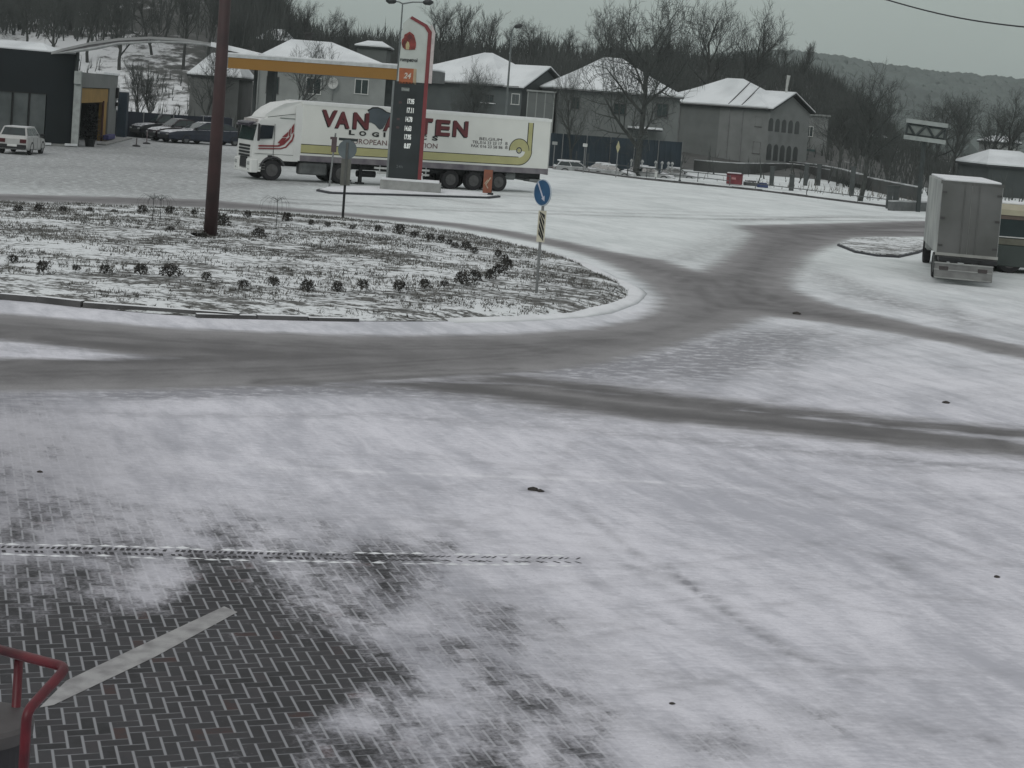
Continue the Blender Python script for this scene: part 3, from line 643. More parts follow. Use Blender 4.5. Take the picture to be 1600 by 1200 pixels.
def hip_roof(parent, s0, s1, y0, y1, ze, zr, sr0, sr1, bell=0.0, name='roof', over=.5):
    """hip roof with snow: eave rectangle s0..s1 x y0..y1, ridge sr0..sr1"""
    s0 -= over; s1 += over; y0 -= over; y1 += over; ym = (y0+y1)/2
    lv = []
    for t in (0, .25, .6, 1):
        zz = ze+(zr-ze)*(t - bell*math.sin(t*math.pi)); a = s0+(sr0-s0)*t; c = s1+(sr1-s1)*t; yy0 = y0+(ym-y0)*min(t, .995); yy1 = y1+(ym-y1)*min(t, .995)
        lv.append([(a, yy0, zz), (c, yy0, zz), (c, yy1, zz), (a, yy1, zz)])
    b = MB(); b.loft([[(x, y, z-.22) for x, y, z in lv[0]]]+[[(x, y, z-.04) for x, y, z in L] for L in lv]); r = b.build(name, ROOFEDGE, parent)
    b = MB(); b.loft([[(x, y, z-.03) for x, y, z in lv[0]]]+[[(x, y, z+.1) for x, y, z in L] for L in lv]); b.build('snow_cover', ROOFSNOW, r)
    return r
def gable_roof(parent, s0, s1, y0, y1, ze, zr, over=.35):
    ym = (y0+y1)/2; b = MB(); t = .16
    o_ = over; k_ = (zr-ze)/(ym-y0); zl = ze-o_*k_
    poly = [(y0-o_, zl), (ym, zr), (y1+o_, zl), (y1+o_, zl+t), (ym, zr+t), (y0-o_, zl+t)]
    b.prism(poly, lambda a, c: (s0, a, c), lambda a, c: (s1+o_, a, c)); r = b.build('roof', ROOFEDGE, parent)
    b = MB(); poly = [(y0-o_-.02, zl+t), (ym, zr+t), (y1+o_+.02, zl+t), (y1+o_, zl+t+.13), (ym, zr+t+.13), (y0-o_, zl+t+.13)]
    b.prism(poly, lambda a, c: (s0+.02, a, c), lambda a, c: (s1+o_-.03, a, c)); b.build('snow_cover', ROOFSNOW, r); return r
def house(name, label, cat, P0, P1, depth, ze, wall, group=None):
    pl = Plane(P0, P1); t = thing(name, label, cat, (pl.p.x, pl.p.y, 0), pl.rot, group)
    b = MB(); b.box(0, pl.L, 0, depth, -.5, ze-.2); b.build('wall', wall, t)
    b = MB(); b.tube([(-.5, -.62, ze-.12), (pl.L+.1, -.62, ze-.12)], .06, 6); b.tube([(.15, -.1, 0), (.15, -.1, ze-.4), (.15, -.6, ze-.15)], .045, 6); b.build('gutter', STEEL, t)
    b = MB(); b.box(-.04, pl.L+.0, -.05, .02, 0, .7); b.build('plinth', mat('plinth_dark', (.08, .085, .085), .9, .3, .8), t); return t, pl
GH = 'hip-roofed houses across the road'
# house behind the station canopy
P0 = A(400, 160, 150); P1 = A(606, 160, 150)
hA, pA = house('house', 'pale grey house with a dark chimney, behind the yellow canopy', 'house', P0, P1, 9, 7.35, wallmat('pale_render', (.26, .28, .27)), GH)
s0, _ = pA.uv(453, 90, 4.5); s1, _ = pA.uv(517, 90, 4.5); z_ = pA.uv(485, 65, 4.5)[1]
hip_roof(hA, 0, pA.L, 0, 9, 7.3, z_, s0, s1, .0)
b = MB(); cs, cz = pA.uv(482, 66, 5); b.box(cs-.3, cs+.3, 4.7, 5.3, cz-1, cz+.75); b.box(cs-.42, cs+.42, 4.58, 5.42, cz+.75, cz+.95); b.build('chimney', mat('sooty_brick', (.04, .04, .04), .9), hA)
WF = mat('white_frame', (.6, .62, .6), .6, .1, 3)
window(hA, pA, 480, 122, 500, 147, bars=1); window(hA, pA, 556, 124, 574, 147, bars=1)
window(hA, pA, 418, 120, 434, 146, mat('dark_frame', (.08, .08, .08)), bars=1)
t_ = thing('satellite_dish', 'round white satellite dish on the pale house wall, under the yellow canopy', 'satellite dish', (0, 0, 0)); sdz = pA.uv(520, 130, -.5); q = pA.w(sdz[0], -.45, sdz[1]); t_.location = q; t_.rotation_euler = (0, 0, pA.rot)
b = MB(); rg_ = [[(math.cos(a)*r0, y0, math.sin(a)*r0*1.1) for a in np.linspace(0, 6.283, 21)[:-1]] for r0, y0 in ((.05, .22), (.25, .18), (.45, .05), (.5, 0), (.46, -.01), (.25, .12), (.05, .15))]; b.loft(rg_); b.build('dish', mat('dish_white', (.5, .52, .5), .5), t_, smooth=True)
b = MB(); b.tube([(0, .2, 0), (0, .3, -1.5), (0, .44, -1.6)], .04); b.tube([(0, .1, -.35), (0, -.35, -.1)], .02); b.build('arm', STEEL, t_)
# dark house
P0 = A(560, 185, 160); P1 = A(812, 190, 146)
hB, pB = house('house', 'dark-walled house with a broad snowy roof behind the white truck trailer', 'house', P0, P1, 9.5, 6.65, wallmat('dark_render', (.095, .11, .11)), GH)
s0, z0 = pB.uv(756, 84, 4.7); s1, z1 = pB.uv(769, 84, 4.7)
sL, _ = pB.uv(636, 127, 0)
hip_roof(hB, sL-4, pB.L-2.5, 0, 9.5, 6.65, (z0+z1)/2, s0, s1, .05)
# wing
sg, zg = pB.uv(846, 112, 3.2)
b = MB(); b.box(pB.L-3.4, pB.L+.05, -.05, 6.4, -.5, 6.4); b.prism([(-.05, 6.4), (6.4, 6.4), (3.2, 8.3)], lambda a, c: (pB.L-3.4, a, c), lambda a, c: (pB.L+.05, a, c)); b.build('side_wing', wallmat('dark_render', (.095, .11, .11)), hB)
gable_roof(hB, pB.L-5, pB.L+.2, 0, 6.4, 6.5, 8.4)
window(hB, pB, 801, 147, 811, 163, WF); window(hB, pB, 759, 148, 771, 160, mat('dark_frame', (.08, .08, .08)))
b = MB(); s_, z_ = pB.uv(764, 161); b.box(s_-.9, s_+.9, -.3, -.06, z_-.05, z_+.02); b.build('sill', SNOW, hB)
# enclosed balcony block at its right
P0 = A(822, 190, 140); P1 = A(863, 192, 140); pE = Plane(P0, P1)
bE = thing('garden_shed', 'tall grey panelled outbuilding with snow at its foot, right of the dark house', 'outbuilding', (pE.p.x, pE.p.y, 0), pE.rot)
zt = pE.uv(840, 141)[1]; b = MB(); b.box(0, pE.L, 0, 3, -.3, zt-.15); b.build('wall', wallmat('grey_panel', (.14, .155, .15)), bE)
b = MB(); b.box(-.15, pE.L+.15, -.15, 3.1, zt-.15, zt); b.build('roof', wallmat('grey_trim', (.26, .28, .27)), bE)
for i in range(4):
    b = MB(); q = pE.L*i/3; b.box(q-.05, q+.05, -.05, 0, 0, zt-.15); b.build('trim', wallmat('grey_trim', (.26, .28, .27)), bE)
# middle house
P0 = A(862, 262, 141); P1 = A(1054, 262, 143)
hC, pC = house('house', 'grey snowy-roofed house behind the navy fence and the big forked tree', 'house', P0, P1, 7.6, 6.7, wallmat('grey_render', (.155, .17, .165)), GH)
s0, z0 = pC.uv(944, 91, 3.8); s1, z1 = pC.uv(972, 93, 3.8)
hip_roof(hC, .2, pC.L-.3, 0, 7.6, 6.7, (z0+z1)/2, s0, s1, .04)
DF = mat('dark_frame', (.08, .08, .08))
window(hC, pC, 894, 152, 904, 170, DF); window(hC, pC, 960, 162, 977, 179, DF); window(hC, pC, 1027, 162, 1042, 183, DF)
b = MB(); s_, z_ = pC.uv(985, 198, -1); s2, _ = pC.uv(1032, 206, -1); b.box(s_, s2, -1.6, 0, z_-.25, z_-.1); pr_ = b.build('porch_roof', ROOFEDGE, hC); b = MB(); b.box(s_, s2, -1.62, 0, z_-.1, z_+.08); b.build('snow_cover', SNOW, pr_)
# right house with arched windows
P0 = A(1054, 262, 172); P1 = A(1196, 262, 165)
hD, pD = house('house', 'long grey house whose gable has two rows of narrow arched windows', 'house', P0, P1, 8.3, 6.6, wallmat('grey_render', (.155, .17, .165)), GH)
s0, z0 = pD.uv(1137, 123, 4.2); s1, z1 = pD.uv(1162, 125, 4.2)
hip_roof(hD, -3, pD.L-.6, 0, 8.3, 6.6, (z0+z1)/2, s0, s1, .04)
GW = 8.3; sg, zg = pD.uv(1232, 143, GW/2)
gm_ = wallmat('gable_render', (.21, .225, .22))
b = MB(); b.box(pD.L-6, pD.L+.06, -.06, GW, -.5, 6.4); b.prism([(-.06, 6.4), (GW, 6.4), (GW/2, zg-.45)], lambda a, c: (pD.L-6, a, c), lambda a, c: (pD.L+.06, a, c)); b.build('side_wing', gm_, hD)
gable_roof(hD, pD.L-5.5, pD.L+.2, 0, GW, 6.5, zg-.3)
pg0 = pD.w(pD.L+.06, 0); pg1 = pD.w(pD.L+.06, GW); pGab = Plane(pg0, pg1)
gab = bpy.data.objects.new('gable_front', None); col.objects.link(gab); gab.parent = hD; gab.location = (pD.L+.06, 0, 0); gab.rotation_euler = (0, 0, pGab.rot-pD.rot)
for yt, yb in ((184, 205), (224, 250)):
    for i in range(5):
        x0 = 1202+i*10.2-(3 if yb > 240 else 0); yy = i*1.2
        window(gab, pGab, x0, yt+yy, x0+5, yb+yy, arch=True, glass=mat('arch_glass', (.03, .035, .035), .3))
ml = Matrix.Translation((pD.L+.06, 0, 0)) @ Matrix.Rotation(pGab.rot-pD.rot, 4, 'Z')
for o in list(gab.children): o.data.transform(ml); o.parent = hD
bpy.data.objects.remove(gab)
window(hD, pD, 1182, 182, 1190, 198, DF); window(hD, pD, 1178, 222, 1187, 240, DF)
for xx in (1142, 1163):
    s_, _ = pD.uv(xx, 160, 0); b = MB(); b.tube([(s_, -.1, 0), (s_, -.1, 6.6)], .07, 6); b.build('drainpipe', STEEL, hD)
    zz = pD.uv(xx, 126, 4)[1]; b = MB(); b.tube([(s_, -.45, 6.72), (s_, 4.0, (z0+z1)/2+.02)], .05, 5); b.build('roof_cable', BLACK, hD)
s_, z_ = pD.uv(1229, 140, 4); b = MB(); b.tube([(s_, 4, 7.5), (s_, 4, z_+.3), (s_+.12, 4, z_+1.5)], [.13, .13, .2], 8); b.build('flue', mat('pale_flue', (.45, .47, .45)), hD)
# low annex with the white window, right of the gable
P0 = A(1256, 262, 180); P1 = A(1288, 262, 180); pX = Plane(P0, P1)
hX = thing('annex', 'small flat-roofed grey annex with one white-framed window, right of the arched gable', 'annex', (pX.p.x, pX.p.y, 0), pX.rot)
zt = pX.uv(1270, 178)[1]; b = MB(); b.box(0, pX.L, 0, 5, -.3, zt-.2); b.build('wall', gm_, hX); b = MB(); b.box(-.2, pX.L+.2, -.2, 5.1, zt-.2, zt); b.build('roof', wallmat('grey_trim', (.26, .28, .27)), hX)
window(hX, pX, 1261, 198, 1269, 213, WF)
b = MB(); s_, z_ = pX.uv(1250, 232, -.05); s2, _ = pX.uv(1272, 256, -.05); b.box(s_, s2, -.08, .02, 0, z_); b.build('gate', mat('teal_gate', (.05, .10, .10)), hX)
# small house with snowy roof corner right of annex
def small_house(label, x0, x1, yb, yeave, yridge, Y, depth=6, wall=(.16, .17, .165), zb=None, group='small houses in the distance'):
    P0 = A(x0, yb, Y); P1 = A(x1, yb, Y); pl = Plane(P0, P1); zb = P0.z-3 if zb is None else zb
    t = thing('cottage', label, 'cottage', (pl.p.x, pl.p.y, 0), pl.rot, group); xm = (x0+x1)/2
    ze = pl.uv(xm, yeave)[1]; zr = pl.uv(xm, yridge, depth/2)[1]; zr = max(zr, ze+.6)
    b = MB(); b.box(0, pl.L, 0, depth, zb, ze-.1); b.build('wall', wallmat('wall%d' % x0, wall), t)
    hip_roof(t, 0, pl.L, 0, depth, ze, zr, pl.L*.25, pl.L*.75, .0, over=.3); return t, pl
small_house('small cottage whose snowy roof corner shows right of the annex', 1284, 1306, 260, 208, 196, 205)
small_house('far snowy-roofed cottage above the box truck at the right edge', 1542, 1640, 300, 260, 238, 140, 10, (.06, .07, .07))
small_house('pale cottage among the bare trees left of the lattice billboard', 1356, 1380, 235, 214, 206, 205, wall=(.30, .32, .31))
small_house('distant white cottage above the far roof at the right', 1548, 1592, 232, 222, 214, 230, wall=(.3, .32, .31))
small_house('low cottage with a snowy roof behind the dark shop at the left edge', -60, 74, 120, 81, 64, 132, 8)
small_house('cottage behind the red-brown column, its snowy roof just below the arched canopy', 296, 372, 150, 118, 84, 155, 8)
small_house('small hut with a snow-covered roof above the chimneyed house, at the left', 402, 446, 90, 62, 46, 200, 8, (.10, .105, .10))
small_house('grey flat shed with snow on top, right of the chimneyed roof', 556, 602, 110, 72, 67, 175, 6, (.12, .135, .13))

# ------------------------------------------------------------------ fences, rails, walls
def panel_fence(name, label, pts, h, m, step=2.5, group=None):
    P0 = pts[0]; t = thing(name, label, 'fence', (P0.x, P0.y, 0), 0, group)
    for a, c in zip(pts, pts[1:]):
        d = c-a; L = d.length; d.normalize(); nn = Vector((-d.y, d.x, 0)); k = max(1, round(L/step)); b = MB(); pb = MB()
        nb = int(L/.25)
        for i in range(nb):   # corrugated sheet
            p = a-P0+d*(L*i/nb); q = a-P0+d*(L*(i+1)/nb); o_ = nn*(.02 if i % 2 else -.02)
            p = p+o_; q = q+o_; b.add([p, q, q+Vector((0, 0, h)), p+Vector((0, 0, h)), p+nn*.03, q+nn*.03, q+nn*.03+Vector((0, 0, h)), p+nn*.03+Vector((0, 0, h))], [(0,1,2,3), (4,7,6,5), (0,3,7,4), (1,5,6,2), (3,2,6,7), (0,4,5,1)])
        b.build('panel', m, t)
        for i in range(k+1):
            p = a-P0+d*(L*i/k)-nn*.08; pb.tube([p, p+Vector((0, 0, h+.06))], .04, 6)
        pb.build('post', STEEL, t)
    return t
NAVY = mat('navy_sheet', (.022, .038, .052), .55, .2, .8)
panel_fence('fence', 'dark navy sheet-metal fence in front of the middle house', [G(838, 259), G(950, 266), G(1062, 273)], 2.75, NAVY)
panel_fence('fence', 'near-black navy fence behind the dark parked cars', [Vector((A(176, 205, 126).x, 126, 0)), Vector((A(362, 215, 128).x, 128, 0))], 2.0, mat('near_black_sheet', (.012, .018, .03), .6))
t_ = thing('portable_toilet', 'narrow blue cabin behind the shop corner', 'cabin', A(190, 205, 123).xy[:]+(0,), .1)
b = MB(); b.box(-.35, .35, -.5, .5, 0, 3.5, .04); b.build('cabin_body', mat('blue_cabin', (.025, .042, .06), .5), t_); b = MB(); b.box(-.38, .38, -.55, .55, 3.5, 3.6, .03); b.build('roof', SNOW, t_)
def railing(name, label, pts, h, rails, m, step=2.0, r=.03, cat='railing', posts_snow=False):
    P0 = pts[0]; t = thing(name, label, cat, (P0.x, P0.y, 0)); rs = resample(pts, step, False)+[pts[-1]]; rb = MB(); pb = MB()
    for z in rails: rb.tube([p-P0+Vector((0, 0, z)) for p in rs], r, 5)
    rb.build('rail', m, t)
    for i, p in enumerate(rs):
        pb = MB(); pb.tube([p-P0, p-P0+Vector((0, 0, h))], r*1.1, 5); pb.build('post', m, t)
    return t
GR = mat('galvanised_dark', (.10, .11, .11), .6, .2, 2, snow=.3)
railing('guard_rail', 'long low steel rail in front of the snow-covered cars', [G(856, 259), G(930, 268), G(1010, 277), G(1090, 284), G(1140, 290)], .75, (.35, .7), GR, 3.2)
railing('guard_rail', 'low steel rail running down to the right from the red container', [G(1180, 296), G(1260, 306), G(1340, 316), G(1440, 328)], .45, (.42,), GR, 3)
o = kerb_mesh(resample([G(856, 262), G(930, 271), G(1010, 281), G(1100, 290), G(1190, 299), G(1300, 313), G(1436, 330)], 2.0, False), .14, .2, False, .02).build('road_kerb', km); struct(o)
# embankment wall with snow on top curving behind
def wall_run(label, pts, h, w, m, name='garden_wall'):
    P0 = pts[0]; t = thing(name, label, 'wall', (P0.x, P0.y, 0)); rs = resample(pts, 1.5, False)+[pts[-1]]
    for nm, zz0, zz1, ww, mm in (('wall_body', 0, h, w, m), ('snow_cap', h, h+.07, w+.02, mat('dirty_snow', (.50, .53, .53), .9, .35, .8, c2=(.2, .21, .21)))):
        L = []
        for i, p in enumerate(rs):
            d = (rs[min(i+1, len(rs)-1)]-rs[max(i-1, 0)]).normalized(); nn = Vector((-d.y, d.x, 0)); q = p-P0; g = .05*math.sin(i*2.1) if zz0 else 0
            L.append([q-nn*ww/2+Vector((0, 0, zz0)), q+nn*ww/2+Vector((0, 0, zz0)), q+nn*ww/2+Vector((0, 0, zz1)), q-nn*ww/2+Vector((0, 0, zz1+g))])
        b = MB(); b.loft(L); b.build(nm, mm, t)
    return t
DW = mat('dark_wall', (.07, .075, .072), .9, .25, .6)
wall_run('long dark snow-topped retaining wall curving downhill below the house with arched windows', [G(1085, 267), G(1150, 272), G(1240, 272), G(1300, 283), G(1370, 300), G(1432, 314)], 1.0, .4, DW)
wall_run('short upper dark wall with snowy coping, just below the arched windows', [A(1180, 262, 172), A(1240, 263, 168), A(1300, 272, 150), A(1345, 285, 130)], .8, .4, DW)
wall_run('low grey wall beside the box truck, left of its box', [G(1390, 329), G(1440, 330), G(1500, 331)], .55, .3, mat('grey_wall', (.13, .14, .14), .9))
# fence posts / dark piers on the slope
for i, (x, yb, yt) in enumerate([(1205,290,262), (1258,290,258), (1278,290,258), (1236,298,275), (1330,306,262), (1388,326,292), (1398,326,292)]):
    p = G(x, yb); b = MB(); hh = (yb-yt)/2494*p.y; b.box(-.16, .16, -.16, .16, 0, hh, .03); b.box(-.2, .2, -.2, .2, hh, hh+.1, .03)
    o = b.build('gate_pier', mat('pier', (.075, .085, .085), .9), loc=p)
    tag(o, 'dark square pier on the snowy bank, %s from the left' % ORD[i], 'pier', 'dark piers on the snowy bank')
# ------------------------------------------------------------------ wheels
RIM = mat('rim_grey', (.10, .10, .10), .5, .2, 6, metal=.3)
def wheel(parent, x, y, r, w, side=-1, rim=RIM, name='wheel'):
    """axle along local y; the outer face looks to side"""
    b = MB(); prof = [(-w/2, r*.58), (-w/2, r*.93), (-w*.38, r), (w*.38, r), (w/2, r*.93), (w/2, r*.58)]
    rings = []
    for yy, rad in prof: rings.append([(math.cos(a)*rad, yy, math.sin(a)*rad) for a in np.linspace(0, 2*math.pi, 25)[:-1]])
    b.loft(rings, cap=False); o = b.build(name, DARK, parent, smooth=False, loc=(x, y, r))
    b = MB(); rings = []
    for yy, rad in [(side*w*.5, r*.6), (side*w*.40, r*.52), (side*w*.30, r*.25), (side*w*.46, r*.2), (side*w*.5, r*.1)]:
        rings.append([(math.cos(a)*rad, yy, math.sin(a)*rad) for a in np.linspace(0, 2*math.pi, 17)[:-1]])
    b.loft(rings); b.build('rim', rim, o); return o
# ------------------------------------------------------------------ white articulated truck
PF = G(466, 284.5); PR = G(853, 302.8); T = Plane(PF, PR)
LT = T.L
tr_ = thing('articulated_truck', 'white articulated truck with a long red-lettered trailer behind the fuel price sign', 'truck', (T.p.x, T.p.y, 0), T.rot)
W = 2.5; ZB, ZT = 1.17, 4.0
b = MB(); b.box(0, LT, 0, W, ZB, ZT, .03); trl = b.build('trailer_box', TRAIL, tr_)
b = MB(); b.box(-.02, LT+.02, -.02, .10, ZT-.13, ZT+.03); b.box(-.02, LT+.02, W-.1, W+.02, ZT-.13, ZT+.03); b.build('top_rail', mat('rail_white', (.72, .74, .72), .4, .05), trl)
b = MB(); b.box(.1, LT-.1, .1, W-.1, ZT+.005, ZT+.05, .02); b.build('snow_cover', SNOW, trl)
b = MB(); b.box(0, LT, -.015, .05, ZB-.12, ZB+.17); b.build('side_skirt', mat('dirty_skirt', (.20, .19, .20), .7, .3, 1.5, c2=(.10, .09, .11)), trl)
b = MB(); b.box(LT-.02, LT+.03, .0, W, ZB-.15, ZT-.05); b.build('rear_door', mat('door_grey', (.4, .41, .4), .6), trl)
b = MB(); b.box(1.0, LT-.2, .45, .75, .75, ZB-.1); b.box(1.0, LT-.2, W-.75, W-.45, .75, ZB-.1)
for i in range(12): xx = 1.2+i*1.05; b.box(xx, xx+.08, .1, W-.1, .95, ZB-.11)
b.build('chassis', BLACK, tr_)
RED = mat('letter_red', (.135, .03, .035), .5, .15, 2); LBLK = mat('letter_black', (.012, .014, .014), .5, .1)
YEL = mat('stripe_yellow', (.42, .41, .20), .5, .1, 1); GRYB = mat('emblem_slate', (.075, .095, .11), .5, .2, 1.5)
def ttext(body, x0, y0, x1, y1, m, bold=.02, xm=None, shadow=None, zh=None):
    """fit lettering on the trailer side between the photo's upper-left and lower-right corners"""
    hm_ = 13 if zh > .5 else 3.7
    s0, z1 = T.uv(x0, y1-hm_); s1, _ = T.uv(x1, y1-hm_); z0 = T.uv(x0, y1)[1]
    if shadow: text('lettering', body, shadow, trl, s0-.045, -.012, z0-.045, s1-s0, zh, bold+.012)
    return text('lettering', body, m, trl, s0, -.018, z0, s1-s0, zh, bold)
def zat(x, y): return T.uv(x, y)[1]
zc = (zat(520, 172)-zat(520, 198)); 
for ch, x0, x1, yb in [('V', 503, 527, 197), ('A', 524.5, 547, 199.5), ('N', 552, 576.5, 201), ('A', 600, 622, 204), ('T', 655, 676, 209), ('E', 681, 703.5, 211.5), ('N', 708, 731.5, 213)]:
    ttext(ch, x0, 0, x1, yb, RED, .035, shadow=LBLK, zh=zc)
for ch, x0, x1, yb in [('L',545,554,210.5), ('O',561,572,212), ('G',581,592,213.5), ('I',599,602,214), ('S',611,620,215.5), ('T',629,638,216.5), ('I',646,649,217), ('C',657,666.5,218.2), ('S',675,684,219.5)]:
    ttext(ch, x0, 0, x1, yb, LBLK, .04, zh=.24)
s0, z0 = T.uv(546, 224.3); s1, z1 = T.uv(683, 231.5)
text('lettering', 'EUROPEAN DISTRIBUTION', mat('letter_brown', (.16, .09, .09), .5), trl, s0, -.012, (z0+z1)/2-.01, s1-s0, .26, .0)
DG = mat('letter_grey', (.10, .095, .10), .5)
for s_, x0, x1, yb in [('BELGIUM', 749, 784, 219.8), ('TEL.016 23 23 17', 738, 784, 225.3), ('FAX 016 23 58 86', 736, 785, 231.2)]:
    a0, za = T.uv(x0, yb-1.2); a1, zb = T.uv(x1, yb+1.2); text('lettering', s_, DG, trl, a0, -.012, (za+zb)/2, a1-a0, .15, .0)
for yb in (226.5, 232.5):
    a0, za = T.uv(789.5, yb); text('lettering', 'B', DG, trl, a0, -.012, za, .13, .15, .0)
# emblem (flag-like shield)
b = MB(); pts = [(575,172),(582,168.5),(590,168.5),(597,171),(603,175.5),(611,178),(606,186),(598,201),(593,202.5),(590,200),(586,195),(580,191.5),(576.5,191.5),(577,182)]
pu = [T.uv(x, y) for x, y in pts]; b.extr_y(pu, -.022, 0); b.build('emblem', GRYB, trl)
b = MB(); pe = [T.uv(x, y) for x, y in [(574,172),(582,167.3),(590,167.2),(598,170),(604,174.5),(612,177),(611,178.4),(603,176),(597,171.6),(590,169.2),(582,169.5),(575,174)]]; b.extr_y(pe, -.026, 0); b.build('emblem_edge', LBLK, trl)
# yellow ribbon with a curl
def zlin(x, ys): return [T.uv(x, y) for y in ys]
L0 = T.uv(470, 223.5)[1]; ztop = (T.uv(640, 236)[1]+T.uv(780, 245)[1]+L0)/3; zlow = ztop-.42
cx_, cz_ = T.uv(816, 243.2); ro = .78; sR0 = T.uv(825.5, 200)[0]; sR1 = T.uv(833, 200)[0]; cxo = sR1-ro+.02; czc = zlow+ro
b = MB(); b.box(.02, cxo, -.008, .01, zlow, ztop); b.box(sR0, sR1, -.008, .01, czc, T.uv(829, 192)[1])
def arc(b, cx, cz, r0, r1, a0, a1, y=-.008, n_=18):
    P_ = [(cx+r1*math.cos(a), cz+r1*math.sin(a)) for a in np.linspace(a0, a1, n_)]; Q_ = [(cx+r0*math.cos(a), cz+r0*math.sin(a)) for a in np.linspace(a0, a1, n_)]
    for i in range(n_-1): b.add([(P_[i][0], y, P_[i][1]), (P_[i+1][0], y, P_[i+1][1]), (Q_[i+1][0], y, Q_[i+1][1]), (Q_[i][0], y, Q_[i][1])], [(0, 1, 2, 3)])
arc(b, cxo, czc, ro-.40, ro, -math.pi/2, 0, -.0085)
arc(b, cxo, czc+.02, .16, .60, -.2, math.pi*1.02, -.0095); arc(b, cxo, czc+.0, .0, .10, 0, 6.284, -.0095)
b.build('stripe', YEL, trl)
b = MB(); b.box(.02, cxo, -.012, .01, ztop-.012, ztop+.022); b.box(.02, cxo, -.012, .01, zlow-.02, zlow+.015)
b.box(sR0-.02, sR0+.025, -.012, .01, czc+.35, T.uv(829, 192)[1]); b.box(sR1-.02, sR1+.025, -.012, .01, czc, T.uv(829, 192)[1])
arc(b, cxo, czc, ro-.02, ro+.02, -math.pi/2, 0, -.0125); arc(b, cxo, czc+.02, .58, .62, .0, math.pi*1.03, -.0125); arc(b, cxo, czc+.0, .12, .17, 0, 6.284, -.0125)
b.build('pinstripe', mat('pin_black', (.02, .022, .02), .5), trl)
for xw, yw in ((702, 279), (738, 281.5), (777, 284.5)):
    s_, _ = T.uv(xw, yw, .2)
    for yy in (.22, W-.22): wheel(tr_, s_, yy, .50, .38, -1 if yy < 1 else 1)
b = MB(); s_, _ = T.uv(680, 270); s2, _ = T.uv(800, 280)
b.box(s_-.2, s2+.1, .12, W-.12, 1.0, ZB-.1); b.build('mud_guard', BLACK, tr_)
b = MB(); b.box(LT-1.0, LT-.05, .15, W-.15, .62, .74); b.box(LT-.12, LT-.04, .1, W-.1, .52, .66); b.build('rear_bumper', STEEL, tr_)
b = MB(); s_, _ = T.uv(801, 283); b.tube([(s_-.3, .5, .85), (s_+.3, .5, .85)], .22, 10); b.build('air_tank', STEEL, tr_)
# landing legs, side guards, spare
s_, _ = T.uv(567, 280)
for yy in (.4, W-.4):
    b = MB(); b.box(s_-.08, s_+.08, yy-.08, yy+.08, .12, 1.1); b.box(s_-.2, s_+.2, yy-.15, yy+.15, .04, .12); b.build('landing_leg', BLACK, tr_)
s0, _ = T.uv(585, 265); s1, _ = T.uv(671, 272)
b = MB(); b.box(s0, s1, .02, .07, .86, .96); b.box(s0+.2, s1, .02, .07, .62, .72)
for q in (s0+.3, (s0+s1)/2, s1-.2): b.box(q, q+.06, .07, .12, .6, 1.05)
b.build('side_guard', mat('guard_white', (.55, .57, .56), .5), tr_)
s_, _ = T.uv(578, 274); b = MB(); b.tube([(s_-.5, .55, .55), (s_+.5, .55, .55)], .17, 10); b.build('spare_carrier', BLACK, tr_)
# tractor unit, local x runs backwards: cab front at x = XF
XF = T.uv(393, 272)[0]; XB = XF+2.35; CW = 2.44; y0 = .03; y1 = y0+CW
cabm = mat('cab_white', (.66, .68, .66), .35, .06, 1)
b = MB()
# cab shell lofted over x: (x, z_bottom, z_top, inset)
prof = [(0.0, .46, 2.9, .14), (.10, .42, 3.02, .05), (.32, .42, 3.12, 0), (2.22, .95, 3.16, 0)]
poly = [(XF+.02, .62), (XF+.0, 1.55), (XF+.05, 2.0), (XF+.22, 2.78), (XF+.34, 2.98), (XF+.7, 3.08), (XB, 3.12), (XB, 1.0), (XF+1.62, 1.0)]
arc_ = [(XF+1.06+.6*math.cos(a), .53+.62*math.sin(a)) for a in np.linspace(.9, math.pi-.05, 8)]
poly = poly + arc_ + [(XF+.45, .42), (XF+.10, .42)]
side = [(x, z) for x, z in poly]
def ins(x, z):  # tuck the front corners in
    return .10*max(0, 1-(x-XF)/.25)+.05*max(0, (z-2.6)/.6)
b.prism(side, lambda a, c: (a, y0+ins(a, c), c), lambda a, c: (a, y1-ins(a, c), c)); cab = b.build('cab', cabm, tr_)
# roof fairing and side collar
fp = [(XF+.55, 3.06), (XF+.72, 3.30), (XF+1.05, 3.58), (XF+1.55, 3.84), (XB-.05, 3.98), (XB+.12, 3.98), (XB+.12, 3.1)]
b = MB(); b.prism(fp, lambda a, c: (a, y0+.02+.28*max(0, 1-(a-XF-.55)/1.2)+.12*max(0, (c-3.1)/.9), c), lambda a, c: (a, y1-.02-.28*max(0, 1-(a-XF-.55)/1.2)-.12*max(0, (c-3.1)/.9), c)); b.build('roof_fairing', cabm, cab)
for q in (y0-.02, y1-.05): b = MB(); b.box(XB-.25, XB+.38, q, q+.07, 1.05, 3.75); b.build('side_collar', cabm, cab)
b = MB(); b.box(XF+1.3, XB+.1, y0+.005, y0+.03, 3.10, 3.13); b.tube([(XF+.7, y0+.1, 3.12), (XB+.1, y0+.01, 3.42)], .018, 5); b.build('seam', mat('seam_green', (.07, .10, .085), .6), cab)
